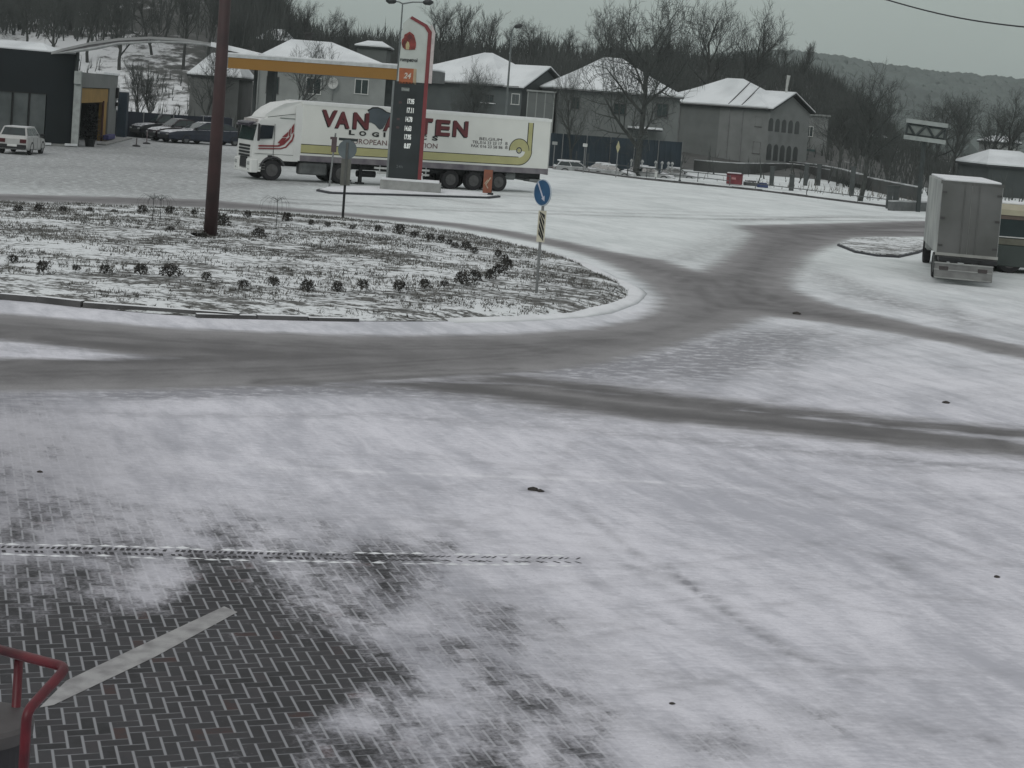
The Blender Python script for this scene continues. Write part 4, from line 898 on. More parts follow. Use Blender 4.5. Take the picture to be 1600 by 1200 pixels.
# windscreen
b = MB(); b.add([(XF+.045, y0+.14, 1.93), (XF+.045, y1-.14, 1.93), (XF+.205, y1-.17, 2.70), (XF+.205, y0+.17, 2.70), (XF+.09, y0+.14, 1.93), (XF+.09, y1-.14, 1.93), (XF+.25, y1-.17, 2.70), (XF+.25, y0+.17, 2.70)], [(0,1,2,3), (4,7,6,5), (0,4,5,1), (1,5,6,2), (2,6,7,3), (3,7,4,0)])
b.v = [(x-.035, y, z) for x, y, z in b.v]; b.build('windscreen', mat('screen_glass', (.035, .06, .055), .08, .3, 1, spec=.7), cab)
b = MB(); b.tube([(XF+.0, y0+.15, 2.80), (XF-.12, y0+.35, 2.76), (XF-.12, y1-.35, 2.76), (XF+.0, y1-.15, 2.80)], [.05, .06, .06, .05], 6); b.add([(XF+.12, y0+.1, 2.86), (XF-.2, y0+.2, 2.66), (XF-.2, y1-.2, 2.66), (XF+.12, y1-.1, 2.86), (XF+.12, y0+.1, 2.83), (XF-.2, y0+.2, 2.63), (XF-.2, y1-.2, 2.63), (XF+.12, y1-.1, 2.83)], [(0,1,2,3), (4,7,6,5), (0,4,5,1), (1,5,6,2), (2,6,7,3), (3,7,4,0)]); b.build('sun_visor', mat('smoked_visor', (.05, .045, .06), .3), cab)
# header sign panel
b = MB(); b.box(XF+.20, XF+.26, y0+.3, y1-.3, 2.86, 3.0); b.build('header_panel', mat('header_pale', (.5, .48, .46), .5, .3, 9), cab)
# grille slats, lower grille, bumper, lights
b = MB()
for i in range(4): zz = 1.70-.16*i; b.box(XF-.035, XF+.03, y0+.45, y1-.45, zz-.10, zz)
b.build('grille', BLACK, cab)
b = MB(); b.box(XF-.05, XF+.03, y0+.75, y1-.75, .58, 1.10); b.build('lower_grille', BLACK, cab)
b = MB(); b.box(XF-.09, XF+.32, y0-.01, y0+.66, .36, 1.02, .06); b.box(XF-.09, XF+.32, y1-.66, y1+.01, .36, 1.02, .06); b.box(XF-.08, XF+.2, y0+.6, y1-.6, .36, .52, .04); bum = b.build('bumper', cabm, cab)
for yy in (y0+.12, y1-.47):
    b = MB(); b.box(XF-.11, XF-.05, yy, yy+.35, .72, .90, .02); b.build('headlight', mat('lamp_glass', (.35, .37, .36), .15, .2, 6, spec=.7), bum)
    b = MB(); b.box(XF-.105, XF-.05, yy+.1, yy+.22, .48, .56, .01); b.build('fog_lamp', mat('lamp_glass', (.35, .37, .36)), bum)
b = MB()
for i in range(3): zz = .82-.13*i; b.box(XF+.36, XF+.66, y0-.02, y0+.1, zz-.03, zz)
b.build('step', mat('step_grey', (.16, .165, .16), .7), cab)
# side window, door seam, mirrors
b = MB(); b.prism([(XF+.24, 2.02), (XF+.95, 2.08), (XF+1.02, 2.72), (XF+.36, 2.72)], lambda a, c: (a, y0-.012, c), lambda a, c: (a, y0+.06, c)); b.build('side_window', mat('cab_glass', (.012, .018, .025), .15), cab)
b = MB(); b.box(XF+.1, XB, y0-.006, y0+.02, 1.30, 1.315); b.box(XF+1.05, XF+1.065, y0-.006, y0+.02, 1.0, 2.8); b.build('door_seam', BLACK, cab)
b = MB(); b.box(XF+.78, XF+1.0, y0-.02, y0+.02, 1.17, 1.26); b.build('door_handle', BLACK, cab)
for sy in (-1, 1):
    yb_ = y0-.26 if sy < 0 else y1+.26; b = MB(); b.box(XF+.12, XF+.2, min(yb_, yb_+.2*-sy*0)-.1, yb_+.1, 1.95, 2.75, .03); b.tube([(XF+.2, y0 if sy < 0 else y1, 2.78), (XF+.16, yb_, 2.76)], .02, 5); b.tube([(XF+.2, y0 if sy < 0 else y1, 1.95), (XF+.16, yb_, 1.94)], .02, 5); b.build('wing_mirror', BLACK, cab)
# red flash on the cab side
def cuv(x, y): s_, z_ = T.uv(x, y, y0-.01); return (s_, z_)
b = MB()
for pp in ([(404,226.5),(434,227),(440,224),(452,214),(455,211),(452,218),(444,226),(436,229.3),(404,229)], [(404,231),(438,231.5),(446,229),(456,217.5),(459,208),(460,212),(457,221),(447,231),(438,233.3),(404,232.8)], [(434,223),(441,215.5),(448,215.5),(443,222),(438,225)], [(441,214),(451,205.5),(449.5,213),(447,214.5)], [(452,203.5),(454.5,200),(453.5,212),(451.5,213)], [(456,199),(460,193),(459,206),(455.5,210)]):
    pq = [cuv(*p) for p in pp]; b.prism(pq, lambda a, c: (a, y0-.012, c), lambda a, c: (a, y0+.01, c))
b.build('side_stripe', mat('stripe_red', (.22, .03, .035), .5, .1), cab)
sw, _ = T.uv(430, 268, .2); wheel(tr_, XF+1.06, y0+.22, .52, .36, -1); wheel(tr_, XF+1.06, y1-.22, .52, .36, 1)
b = MB(); n_ = 12; P_ = [(XF+1.06+r_*math.cos(a), .53+r_*math.sin(a)) for r_, a in [(.70, x) for x in np.linspace(.35, math.pi-.25, n_)]+[(.61, x) for x in np.linspace(math.pi-.25, .35, n_)]]
b.prism(P_, lambda a, c: (a, y0-.02, c), lambda a, c: (a, y0+.35, c)); b.build('wheel_arch', mat('arch_grey', (.07, .07, .075), .7), tr_)
for yy in (.3, W-.3): wheel(tr_, XF+4.75, yy, .52, .5, -1 if yy < 1 else 1)
b = MB(); b.box(XF+.9, XF+5.6, .75, .95, .72, .98); b.box(XF+.9, XF+5.6, W-.95, W-.75, .72, .98); b.box(XB+.1, LT*.18, .2, W-.2, 1.0, 1.1); b.build('tractor_chassis', BLACK, tr_)
b = MB(); b.box(XB+.15, XF+4.0, y0+.02, y0+.62, .38, 1.0, .12); b.build('fuel_tank', mat('tank_grey', (.14, .15, .15), .5, .3, 2, metal=.3), tr_)
b = MB(); b.box(XB+.5, LT*.2, .15, .35, .85, 1.12); b.build('mudguard_rear', BLACK, tr_)

# ------------------------------------------------------------------ kerbed strip that carries the price sign
def px_poly(pp, z0, z1, m, name):
    b = MB(); q = [tuple(G(x, y).xy) for x, y in pp]; b.extr_z(q, z0, z1); return b.build(name, m)
strip = [(494,298),(520,303),(560,305),(620,306.5),(700,309),(772,310.5),(783,308.5),(765,303),(720,298),(650,293),(560,289),(515,291)]
strip = [(494,299),(515,303),(560,304.5),(620,306),(700,308.5),(765,310.5),(782,308.5),(760,304),(700,299),(640,296.5),(560,294),(510,295)]
struct(px_poly(strip, -.02, .09, mat('wet_kerb', (.05, .052, .06), .7, .2, 1), 'verge_kerb'))
cc = sum((G(x, y) for x, y in strip), Vector())/len(strip)
b = MB(); q = [tuple((cc+(G(x, y)-cc)*.965).xy) for x, y in strip]; b.extr_z(q, .06, .12); struct(b.build('verge', SNOW))
# right-hand small verge with rough grass
v2 = [(1308,384),(1330,376),(1370,373),(1420,374),(1450,378),(1452,388),(1436,396),(1405,403),(1370,401),(1335,395)]
struct(px_poly(v2, -.02, .07, mat('wet_kerb', (.05, .05, .05)), 'verge_kerb'))
cc = sum((G(x, y) for x, y in v2), Vector())/len(v2)
b = MB(); q = [tuple((cc+(G(x, y)-cc)*.96).xy) for x, y in v2]; b.extr_z(q, .0, .10); struct(b.build('verge', im))

# ------------------------------------------------------------------ fuel price sign
p0 = G(608, 299); p1 = G(656, 302.5); PY = Plane(p0, p1)
py_ = thing('fuel_price_sign', 'tall fuel station sign with a red flame emblem and white price digits', 'price sign', (PY.p.x, PY.p.y, 0), PY.rot)
wP = PY.L
def puv(x, y): return PY.uv(x, y)
zT = puv(630, 28)[1]; zmid = puv(640, 128)[1]
def sx_(x, y): return puv(x, y)[0]
PWH = mat('sign_white', (.46, .50, .47), .5, .08, 1.5); PBK = mat('sign_black', (.025, .032, .034), .35, .25, 1); PRD = mat('sign_red', (.19, .035, .04), .5, .1); 
zL = puv(626, 30)[1]; zR = puv(662, 44)[1]; a0 = .0; a1 = wP
D_ = .38
b = MB(); b.extr_y([(a0+.02, zmid), (a1+.1, zmid), (a1+.1, zR-.15), (a1-.02, zR+.1), (a0+.42, zT+.08), (a0+.10, zL-.2)], 0, D_); up_ = b.build('upper_panel', PWH, py_)
b = MB(); b.box(a0-.1, a1-.16, -.02, D_+.02, .62, zmid-.02); lo_ = b.build('price_panel', PBK, py_)
b = MB(); b.box(a0-.2, a0-.1, .0, D_, .5, zmid); b.build('edge_panel', mat('edge_grey', (.17, .19, .19), .5), py_)
# red ribbon up the right side, bending over the top
b = MB(); xr0, xr1 = a1-.16, a1+.02
b.extr_y([(xr0, .55), (xr1, .55), (xr1, zR-.15), (xr0-.08, zR+.18), (a0+.5, zT+.12), (a0+.42, zT+.0), (xr0-.2, zR+.06), (xr0, zR-.22)], -.05, D_*.5); b.build('red_ribbon', PRD, py_)
b = MB(); b.extr_y([(xr1+.01, zmid), (xr1+.16, zmid), (xr1+.16, zR-.15), (xr1+.0, zR+.16), (xr1-.1, zR+.22), (xr1+.01, zR-.05)], -.04, D_); b.build('white_ribbon', mat('ribbon_pale', (.52, .47, .46), .5), py_)
# flame emblem: petals and pale drop
def epoly(pp): return [puv(x, y) for x, y in pp]
b = MB(); b.extr_y(epoly([(629,74),(627.5,68),(628,62),(631,59),(632,54),(636,52),(640,49.5),(644,52),(647,55),(648.5,60),(650,66),(650,72),(648.5,77.5),(640,78),(633,77.5)]), -.03, 0); b.build('flame_emblem', mat('flame_red', (.24, .04, .035), .5, .35, 4), up_)
b = MB()
for pp in ([(630,75),(628.6,69),(631,62),(634,64),(633,72)], [(636,58),(640,52),(644,58),(640,63)]): b.extr_y(epoly(pp), -.036, -.028)
b.build('flame_petal', mat('flame_dark', (.10, .02, .02), .5), up_)
b = MB(); b.extr_y(epoly([(634,77),(634,70),(636.5,64.5),(639,66),(640,72),(639,77.5)]), -.044, -.028); b.build('flame_drop', mat('drop_cream', (.45, .40, .22), .5), up_)
s0, z0 = puv(625, 95.5); s1, z1 = puv(652, 97); text('lettering', 'rompetrol', mat('letter_dark', (.03, .035, .035), .5), up_, s0, -.02, (z0+z1)/2-.06, s1-s0, .24, .03)
b = MB(); b.extr_y(epoly([(624,106),(646.5,107.5),(645,131),(623,130)]), -.02, 0); lit = b.build('orange_panel', mat('panel_orange', (.36, .11, .045), .5, .15, 2), up_)
b = MB(); b.extr_y(epoly([(646.5,107.5),(651,108),(650,132),(645,131)]), -.02, 0); b.build('cream_panel', mat('panel_cream', (.4, .33, .22), .5), up_)
s0, z0 = puv(630.5, 122.5); s1, z1 = puv(642, 123); text('lettering', '24', mat('letter_cream', (.6, .55, .48), .5), lit, s0, -.03, (z0+z1)/2, s1-s0, .28, .03, shear=.2)
b = MB(); b.extr_y(epoly([(627,136.5),(640,137.3),(639.7,142.8),(626.7,142)]), -.035, -.02); b.build('caption_plate', mat('plate_grey', (.16, .19, .18), .5), lo_)
s0, z0 = puv(628, 141); s1, _ = puv(639, 141.5); text('lettering', 'Diesel', mat('letter_pale', (.45, .47, .45), .5), lo_, s0, -.045, z0, s1-s0, .12, .01)
LED = mat('led_digits', (.55, .58, .56), .5, .05, emit=.35)
for i, (tx, xa, ya) in enumerate([('17.95', 636.5, 163), ('17.11', 635.5, 177), ('14.78', 633.5, 191), ('14.63', 632, 205), ('17.95', 631.5, 218.5), ('8.87', 631, 232.5)]):
    s0, z0 = puv(xa, ya); s1, _ = puv(xa+10.5, ya+.6); text('lettering', tx, LED, lo_, s0, -.045, z0+.02, s1-s0, .26, .045)
for i, (x, y) in enumerate([(625,160),(622,186),(621,199)]):
    s0, z0 = puv(x, y); b = MB(); b.box(s0-.06, s0+.08, -.035, -.02, z0-.05, z0+.05); b.build('grade_mark', mat('mark_maroon', (.08, .05, .05), .5), lo_)
s0, z0 = puv(619, 262); s1, _ = puv(629, 262.5); text('lettering', '24h', mat('letter_dim', (.12, .14, .14), .5), lo_, s0, -.035, z0, s1-s0, .14, .01)
b = MB(); b.box(-.45, wP+1.0, -.45, .85, 0, .56, .05); pl_ = b.build('plinth', CONC, py_); b = MB(); b.box(-.4, wP+.9, -.4, -.03, .56, .66, .03); b.box(wP+.1, wP+.9, -.1, .8, .56, .66, .03); b.build('snow_cap', SNOW, pl_)

# ------------------------------------------------------------------ poles, lamps and signs
colm = mat('red_brown_paint', (.062, .034, .034), .6, .3, 1.2, c2=(.036, .024, .024))
p = G(328, 374, .25); kk = 2494/p.y
t = thing('column', 'thick red-brown steel column standing on the roundabout', 'column', (p.x, p.y, .2))
b = MB(); b.tube([(0, 0, 0), (0, 0, 4.5), (0, 0, 9.5)], [.185, .165, .15], 16); b.build('shaft', colm, t, smooth=True)
b = MB(); b.tube([(0, 0, 0), (0, 0, .05)], .30, 12); b.build('base_plate', STEEL, t)
for i in range(4):
    b = MB(); b.tube([(math.cos(i*1.57+.7)*.25, math.sin(i*1.57+.7)*.25, .03), (math.cos(i*1.57+.7)*.25, math.sin(i*1.57+.7)*.25, .12)], .02, 6); b.build('bolt', STEEL, t)
# keep-right sign with chevron plate
SG = G(838, 457, .3); hh = lambda yb, y, P_: (yb-y)/2494*P_.y*1.0
t = thing('road_sign', 'round blue keep-right sign above a striped chevron plate, on the roundabout', 'road sign', (SG.x, SG.y, .28), 0)
def zpix(px, py, P_, base): return A(px, py, P_.y).z-base
zt = zpix(849, 281, SG, .28); b = MB(); b.tube([(0, 0, 0), (0, 0, zt)], .032, 8); b.build('post', STEEL, t)
zc1 = zpix(849, 280, SG, .28); zc0 = zpix(848, 322, SG, .28); rz_ = (zc1-zc0)/2; ang_ = R(-52)
t2 = MB(); rx = rz_
def disc(rad, y0_, y1_, n_=32): return [[(math.cos(a)*rad, y0_, math.sin(a)*rad) for a in np.linspace(0, 2*math.pi, n_+1)[:-1]], [(math.cos(a)*rad, y1_, math.sin(a)*rad) for a in np.linspace(0, 2*math.pi, n_+1)[:-1]]]
t2.loft(disc(rz_, -.05, -.02)); pb_ = t2.build('sign_back', mat('sign_rim', (.45, .52, .58), .5), t, loc=(0, 0, (zc0+zc1)/2)); pb_.rotation_euler = (0, 0, ang_)
b = MB(); b.loft(disc(rz_*.93, -.056, -.05)); f_ = b.build('sign_face', mat('sign_blue', (.018, .085, .19), .45, .2, 3), pb_)
b = MB(); b.prism([(-.62, .66), (-.5, .74), (.20, -.30), (.36, -.20), (.38, -.62), (.0, -.45), (.10, -.38)], lambda a, c: (a*rz_*.95, -.062, c*rz_), lambda a, c: (a*rz_*.95, -.055, c*rz_)); b.build('arrow', mat('arrow_pale', (.5, .52, .6), .5), pb_)
z1 = zpix(847, 329, SG, .28); z0 = zpix(846, 378, SG, .28); wpl = 12.5/2494*SG.y
b = MB(); b.box(-wpl/2, wpl/2, -.06, -.035, z0, z1); pl_ = b.build('chevron_plate', mat('chevron_cream', (.55, .53, .42), .6), t)
b = MB(); n_ = 4; hz = (z1-z0)
for i in range(-1, 5):
    zt_ = z0+hz*.03+hz*(i+.9)/4.4; pts = []
    # parallelogram band falling to the right, clipped to the plate
    xa, xb = -wpl/2+.03, wpl/2-.03; q = [(xa, zt_+.17), (xb, zt_-.14), (xb, zt_-.03), (xa, zt_+.29)]
    q = [(x, min(max(z, z0+.02), z1-.02)) for x, z in q]
    if abs(q[0][1]-q[3][1])+abs(q[1][1]-q[2][1]) > .02: b.extr_y(q, -.065, -.06)
b.build('chevron', BLACK, pl_)
# grey backs of two signs on the near side
S2 = G(535, 347, .0)
t = thing('road_sign', 'grey back of a round sign over a tall plate, before the truck', 'road sign', (S2.x, S2.y, 0))
z = lambda x, y: zpix(x, y, S2, 0); ks_ = S2.y/2494
b = MB(); b.tube([(0, 0, 0), (0, 0, z(538, 216))], .045, 8); b.build('post', BLACK, t)
GB = mat('sign_back_grey', (.14, .17, .18), .5, .2, 2)
b = MB(); zc_ = (z(539, 218)+z(537, 248))/2; rz2 = 15*ks_; b.loft(disc(rz2, -.03, 0)); o = b.build('sign_disc', GB, t, loc=(0, -.05, zc_)); o.rotation_euler = (0, 0, R(20))
b = MB(); b.box(-.32, .34, -.04, .0, z(539, 219)-.02, z(539, 217)+.03); b.build('snow_rim', mat('rim_dark', (.03, .04, .04)), t)
b = MB(); b.box(-7.6*ks_, 7.6*ks_, -.09, -.05, z(536, 289), z(536, 248)); b.build('lower_plate', mat('plate_back', (.13, .135, .12), .6, .2, 2), t)
b = MB(); b.box(-.04, .04, -.12, -.09, z(536, 289), z(536, 222)); b.build('bracket', mat('plate_back2', (.10, .105, .10)), t)
S3 = G(514, 295)
t = thing('road_sign', 'thin leaning sign post with a narrow dark plate, left of the grey-backed sign', 'road sign', (S3.x, S3.y, 0)); z = lambda x, y: zpix(x, y, S3, 0); dx = 9*S3.y/2494
b = MB(); b.tube([(0, 0, 0), (dx*.5, 0, z(524, 208))], .045, 6); b.build('post', STEEL, t)
b = MB(); xo = dx*.45; b.box(xo-.14, xo+.10, -.06, 0, z(524, 238), z(523, 214)); b.box(xo-.22, xo+.05, -.05, 0, z(523, 218), z(523, 214)); b.build('sign_plate', mat('plate_maroon', (.10, .07, .075)), t)
# orange banner stand
S4 = G(764, 308)
t = thing('banner_stand', 'narrow orange-brown advertising banner on a black stand in front of the trailer wheels', 'banner', (S4.x-.1, S4.y, .1)); z = lambda x, y: zpix(x, y, S4, .1); ks_ = S4.y/2494
b = MB(); b.tube([(.18, 0, 0), (.18, 0, z(762, 265))], .05, 6); b.box(.02, .3, -.12, .12, 0, .12, .02); b.build('stand', BLACK, t)
b = MB(); b.box(-7.4*ks_, 6.4*ks_, -.06, -.01, z(758, 301.5), z(760, 265)); bn = b.build('banner', mat('banner_orange', (.27, .095, .05), .6, .2, 1.5, c2=(.17, .065, .045)), t)
zz = z(758, 290); b = MB(); b.tube([(.12, -.075, zz+.42), (-.10, -.075, zz+.05), (.02, -.075, zz-.12)], .03, 4); b.tube([(-.16, -.075, zz+.1), (-.02, -.075, zz+.3)], .02, 4); b.build('mark', mat('mark_cream', (.5, .42, .32)), bn)
# street lamps
def lamp(name, label, px, yb, Y, ytop, rad, heads, group=None):
    p = A(px, yb, Y); zt = A(px, ytop, Y).z
    t = thing(name, label, 'street lamp', (p.x, Y, 0), 0, group); b = MB(); b.tube([(0, 0, 0), (0, 0, zt*.5), (0, 0, zt)], [rad*1.2, rad, rad*.7], 8); b.build('pole', mat('lamp_pole', (.15, .17, .17), .6, .2, 2, metal=.3), t)
    for dx_, dz_ in heads:
        b = MB(); b.tube([(0, 0, zt-.05), (dx_*.5, 0, zt+dz_*.7), (dx_, 0, zt+dz_)], [.045, .04, .035], 6); b.build('arm', mat('lamp_pole'  , (.15, .17, .17)), t)
        b = MB(); s_ = 1 if dx_ > 0 else -1; x0 = dx_; rings = []
        for f, w_, h_ in ((0, .06, .06), (.12, .18, .14), (.4, .2, .17), (.58, .06, .05)):
            rings.append([(x0+s_*f, math.cos(a)*w_, zt+dz_+math.sin(a)*h_+f*dz_*.4) for a in np.linspace(0, 6.283, 9)[:-1]])
        b.loft(rings); b.build('lamp_head', mat('lamp_dark', (.03, .035, .035), .5), t, smooth=True)
lamp('street_lamp', 'thin double-armed street lamp rising behind the fuel price sign', 609, 290, 88, 3, .055, [(-.35, .05), (1.1, .12)])
lamp('street_lamp', 'grey single-headed street lamp behind the trailer, in front of the dark house roof', 784, 262, 108, 52, .075, [(.12, .5)])
# small far signs and the yellow lozenge
def small_sign(label, px, yb, ytop, w, h, m, Y=None, disc_=False, shape=None):
    p = G(px, yb) if Y is None else A(px, yb, Y); ks_ = p.y/2494; zt = A(px, ytop, p.y).z-p.z
    t = thing('road_sign', label, 'road sign', (p.x, p.y, p.z)); b = MB(); b.tube([(0, 0, 0), (0, 0, zt)], .04, 6); b.build('post', STEEL, t)
    b = MB()
    if shape == 'lozenge': b.extr_y([(0, zt-h*ks_), (w*ks_/2, zt-h*ks_/2), (0, zt), (-w*ks_/2, zt-h*ks_/2)], -.08, -.045)
    else: b.box(-w*ks_/2, w*ks_/2, -.08, -.045, zt-h*ks_, zt)
    b.build('sign_plate', m, t)
small_sign('narrow yellow lozenge priority sign seen almost edge-on against the navy fence', 962, 277, 220, 6.5, 19, mat('sign_yellow', (.42, .40, .24), .5), shape='lozenge')
PW_ = mat('plate_white', (.62, .64, .62), .5)
small_sign('small bright white plate on a post left of the yellow lozenge sign', 911, 270, 224, 7, 5, PW_)
small_sign('small white plate on a post just right of the trailer rear', 864, 262, 221, 8, 5, mat('plate_dim', (.3, .32, .31)))
small_sign('little white marker plate low in front of the snow-covered cars', 1024, 281, 268, 4, 9, PW_)
for i, (x, yb, yt) in enumerate([(899,264,236), (917,268,240), (980,276,254), (1062,283,252)]):
    p = G(x, yb); b = MB(); b.tube([(0, 0, 0), (0, 0, (yb-yt)/2494*p.y)], .05, 6); b.tube([(0, 0, 0), (0, 0, .1)], .1, 8); o = b.build('marker_post', mat('post_dark', (.06, .07, .07)), loc=p)
    tag(o, 'slim dark post behind the far rail, %s from the left' % ORD[i], 'post', 'slim posts in front of the navy fence')
# pale fence posts / low white items right of navy fence cars
for i, x in enumerate((986, 1003, 1024, 1034, 1044, 1050)):
    p = A(x, 262, 128); b = MB(); b.tube([(0, 0, 0), (0, 0, .95)], .07, 6); b.tube([(0, 0, .95), (0, 0, 1.05), (0, 0, 1.2)], [.09, .14, .05], 8); o = b.build('bollard', mat('bollard_pale', (.4, .42, .41), .7, snow=.4), loc=(p.x, p.y, 0))
    tag(o, 'pale snow-capped bollard behind the snow-covered cars, %s from the left' % ORD[i], 'bollard', 'snow-capped bollards at the navy fence')
# lattice billboard
Y = 98; p0 = A(1416, 212, Y); p1 = A(1476, 222, Y); PB = Plane(p0, p1)
t = thing('billboard', 'pale rectangular lattice-braced billboard on a post above the trees, seen from behind', 'billboard', (PB.p.x, PB.p.y, 0), PB.rot)
zt0 = PB.uv(1417, 190)[1]; zb0 = PB.uv(1417, 216)[1]; L = PB.L; dz_ = PB.uv(1476, 198)[1]-zt0
m1 = mat('frame_pale', (.30, .33, .32), .6, .15, 3); b = MB()
for zz in (zb0, zt0): b.box(-.1, L+.1, -.12, .0, zz-.13, zz+.13)
b.build('frame', m1, t)
b = MB(); b.box(0, L, .05, .09, zb0+.13, zt0-.13); b.build('board', mat('board_back', (.20, .225, .215), .8), t)
b = MB(); k_ = 4
for i in range(k_):
    xa, xb = L*i/k_, L*(i+1)/k_; za, zb_ = (zt0-.13, zb0+.13) if i % 2 == 0 else (zb0+.13, zt0-.13); b.tube([(xa, -.05, za), (xb, -.05, zb_)], .07, 4)
b.tube([(0, -.02, zt0-.2), (L, -.02, zt0-.2)], .05, 4); b.tube([(0, -.02, zb0+.2), (L, -.02, zb0+.2)], .05, 4); b.tube([(.02, -.05, zb0), (.02, -.05, zt0)], .06, 4); b.tube([(L-.02, -.05, zb0), (L-.02, -.05, zt0)], .06, 4)
b.build('brace', mat('brace_dark', (.04, .05, .05)), t)
for o in t.children: o.rotation_euler = (0, R(3.5), 0); o.location = (0, 0, zb0*0+.0)
for o in t.children: o.location = Matrix.Translation((L/2, 0, zt0)) @ Matrix.Rotation(R(3.5), 4, 'Y') @ Vector((-L/2, 0, -zt0))
b = MB(); b.tube([(L/2, .25, 0), (L/2, .25, zt0)], .14, 8); b.build('post', mat('brace_dark', (.04, .05, .05)), t)
# red container and low clutter beside it
p = G(1147, 289); ks_ = p.y/2494
t = thing('container', 'small red container with a snowy lid at the far edge of the forecourt', 'container', (p.x, p.y, 0), R(-12))
b = MB(); b.box(-.58, .58, -.4, .5, .06, .78, .04); b.build('container_body', mat('container_red', (.17, .03, .038), .5, .3, 3), t); b = MB(); b.box(-.62, .62, -.44, .54, .78, .86, .03); b.build('lid', mat('lid_dark', (.10, .02, .03), .5), t); b = MB(); b.box(-.56, .45, -.3, .5, .86, .93, .03); b.build('snow_cap', SNOW, t)
b = MB(); b.box(-.2, .12, -.412, -.4, .42, .58); b.build('label_panel', mat('label_pink', (.4, .2, .2)), t)
p = G(1191, 293); b = MB(); b.box(-.4, .4, -.3, .3, 0, .28, .06); b.box(-.25, .3, -.2, .25, .28, .36, .04); o = b.build('crate', mat('crate_blue', (.03, .05, .14), .5), loc=p); tag(o, 'low dark blue crate on the snow right of the red container', 'crate')
p = G(1172, 290); b = MB(); b.box(-.5, .5, -.3, .3, 0, .3, .08); b.box(-.4, .45, -.25, .25, .3, .42, .08); o = b.build('stone_block', mat('stone_snow', (.08, .085, .085), .9, snow=.5), loc=p); tag(o, 'snow-topped dark stone block between the red container and the blue crate', 'stone block')
# overhead cable
a_ = A(1380, -2, 30); c_2 = A(1640, 46, 26); b = MB(); pts = []
for i in range(25):
    f = i/24*1.6-.3; q = a_.lerp(c_2, f); q.z -= .25*math.sin(max(0, min(1, f))*math.pi)*.35; pts.append(q)
b.tube([q-pts[0] for q in pts], .013, 5); o = b.build('cable', BLACK, loc=pts[0]); tag(o, 'thin dark overhead cable crossing the sky at the top right', 'cable')
# ------------------------------------------------------------------ fuel station
# shop
q0 = G(-90, 221); q1 = G(112, 229); PS = Plane(q0, q1)
shop = thing('fuel_station_shop', 'dark-walled fuel station shop with wide front windows, cut by the left edge', 'shop', (PS.p.x, PS.p.y, 0), PS.rot)
zt = PS.uv(60, 80)[1]; zw1 = PS.uv(30, 143)[1]; zw0 = PS.uv(30, 209)[1]-.2; sw1 = PS.uv(72, 180)[0]
SHD = mat('shop_cladding', (.008, .013, .016), .6, .2, .5)
b = MB(); b.box(-8, 0, 0, 9, 0, zt); b.box(0, PS.L, 0, 9, zw1, zt); b.box(sw1, PS.L, 0, 9, 0, zw1); b.box(0, sw1, 0, 9, 0, zw0); b.box(0, sw1, 1.2, 9, zw0, zw1); b.build('wall', SHD, shop)
b = MB(); b.box(-8, PS.L, .1, 9, zt, zt+.08); b.build('roof', SNOW, shop)
gls = mat('shop_glass', (.10, .115, .115), .1, .25, .6, c2=(.045, .055, .055), spec=.6)
ws = [PS.uv(x, 180)[0] for x in (-50, 19, 45, 72)]
for i in range(3):
    b = MB(); b.box(ws[i]+.05, ws[i+1]-.05, .06, .1, zw0+.05, zw1-.05); w_ = b.build('window', gls, shop)
    b = MB(); b.box(ws[i]-.05, ws[i]+.05, -.02, .12, zw0, zw1); b.box(ws[i], ws[i+1], -.02, .12, zw1-.07, zw1); b.box(ws[i], ws[i+1], -.02, .12, zw0, zw0+.07); b.build('frame', mat('frame_black', (.02, .022, .022)), w_)
b = MB(); b.box(-8, PS.L+.1, -.3, 0, 0, .14); b.build('step', CONC, shop)
b = MB(); b.box(PS.L-.75, PS.L+.12, -.5, -.35, .05, .2, .04); b.box(sw1-.5, sw1+.2, -.5, -.35, .05, .2, .04); b.build('snow_heap', SNOW, shop)
# side portal wall (receding)
q2 = G(119, 229.5); q3 = G(179, 216); PP = Plane(q2, q3)
por = thing('wash_bay', 'pale grey end wall of the station with an orange-framed open doorway', 'wash bay', (PP.p.x, PP.p.y, 0), PP.rot)
zp0 = PP.uv(120, 112)[1]; Lp = PP.L; sd0 = PP.uv(126, 180)[0]; sd1 = PP.uv(169, 180)[0]; zd = PP.uv(140, 137)[1]
PGR = mat('portal_grey', (.17, .18, .175), .7, .1, .8)
b = MB(); b.box(0, sd0, 0, .4, 0, zp0); b.box(sd1, Lp, 0, .4, 0, zp0); b.box(sd0, sd1, 0, .4, zd, zp0); b.box(0, Lp, .4, 7, zp0-.4, zp0-.1); b.box(0, .3, .4, 7, 0, zp0-.4); b.box(Lp-.3, Lp, .4, 7, 0, zp0-.4); b.box(0, Lp, 7, 7.3, 0, zp0-.1); b.build('wall', PGR, por)
b = MB(); b.box(-.25, -.02, -.12, .3, 0, zp0+.05); b.box(-.5, -.25, -.12, .3, zp0-.75, zp0+.05); b.build('corner_trim', mat('trim_pale', (.36, .39, .38), .6), por)
b = MB(); b.box(Lp*.55, Lp+.1, -.1, .5, zp0, zp0+.18, .05); b.build('snow_cap', SNOW, por)
ORG = mat('door_orange', (.32, .19, .04), .6, .2, 1)
b = MB(); b.box(sd0+.02, sd1-.02, .1, .38, zd-1.0, zd-.05); b.box(sd1-2.6, sd1-.05, .12, .36, 0, zd-1.0); b.build('door_panel', ORG, por)
b = MB(); b.box(sd1-2.75, sd1-2.5, .0, .12, 0, zd-.9); b.build('door_stripe', mat('door_rust', (.10, .04, .025)), por)
b = MB(); b.box(sd0+.05, sd1-.1, 2.5, 2.6, 0, zd-.1); b.build('inner_wall', mat('bay_inside', (.03, .032, .035), .8), por)
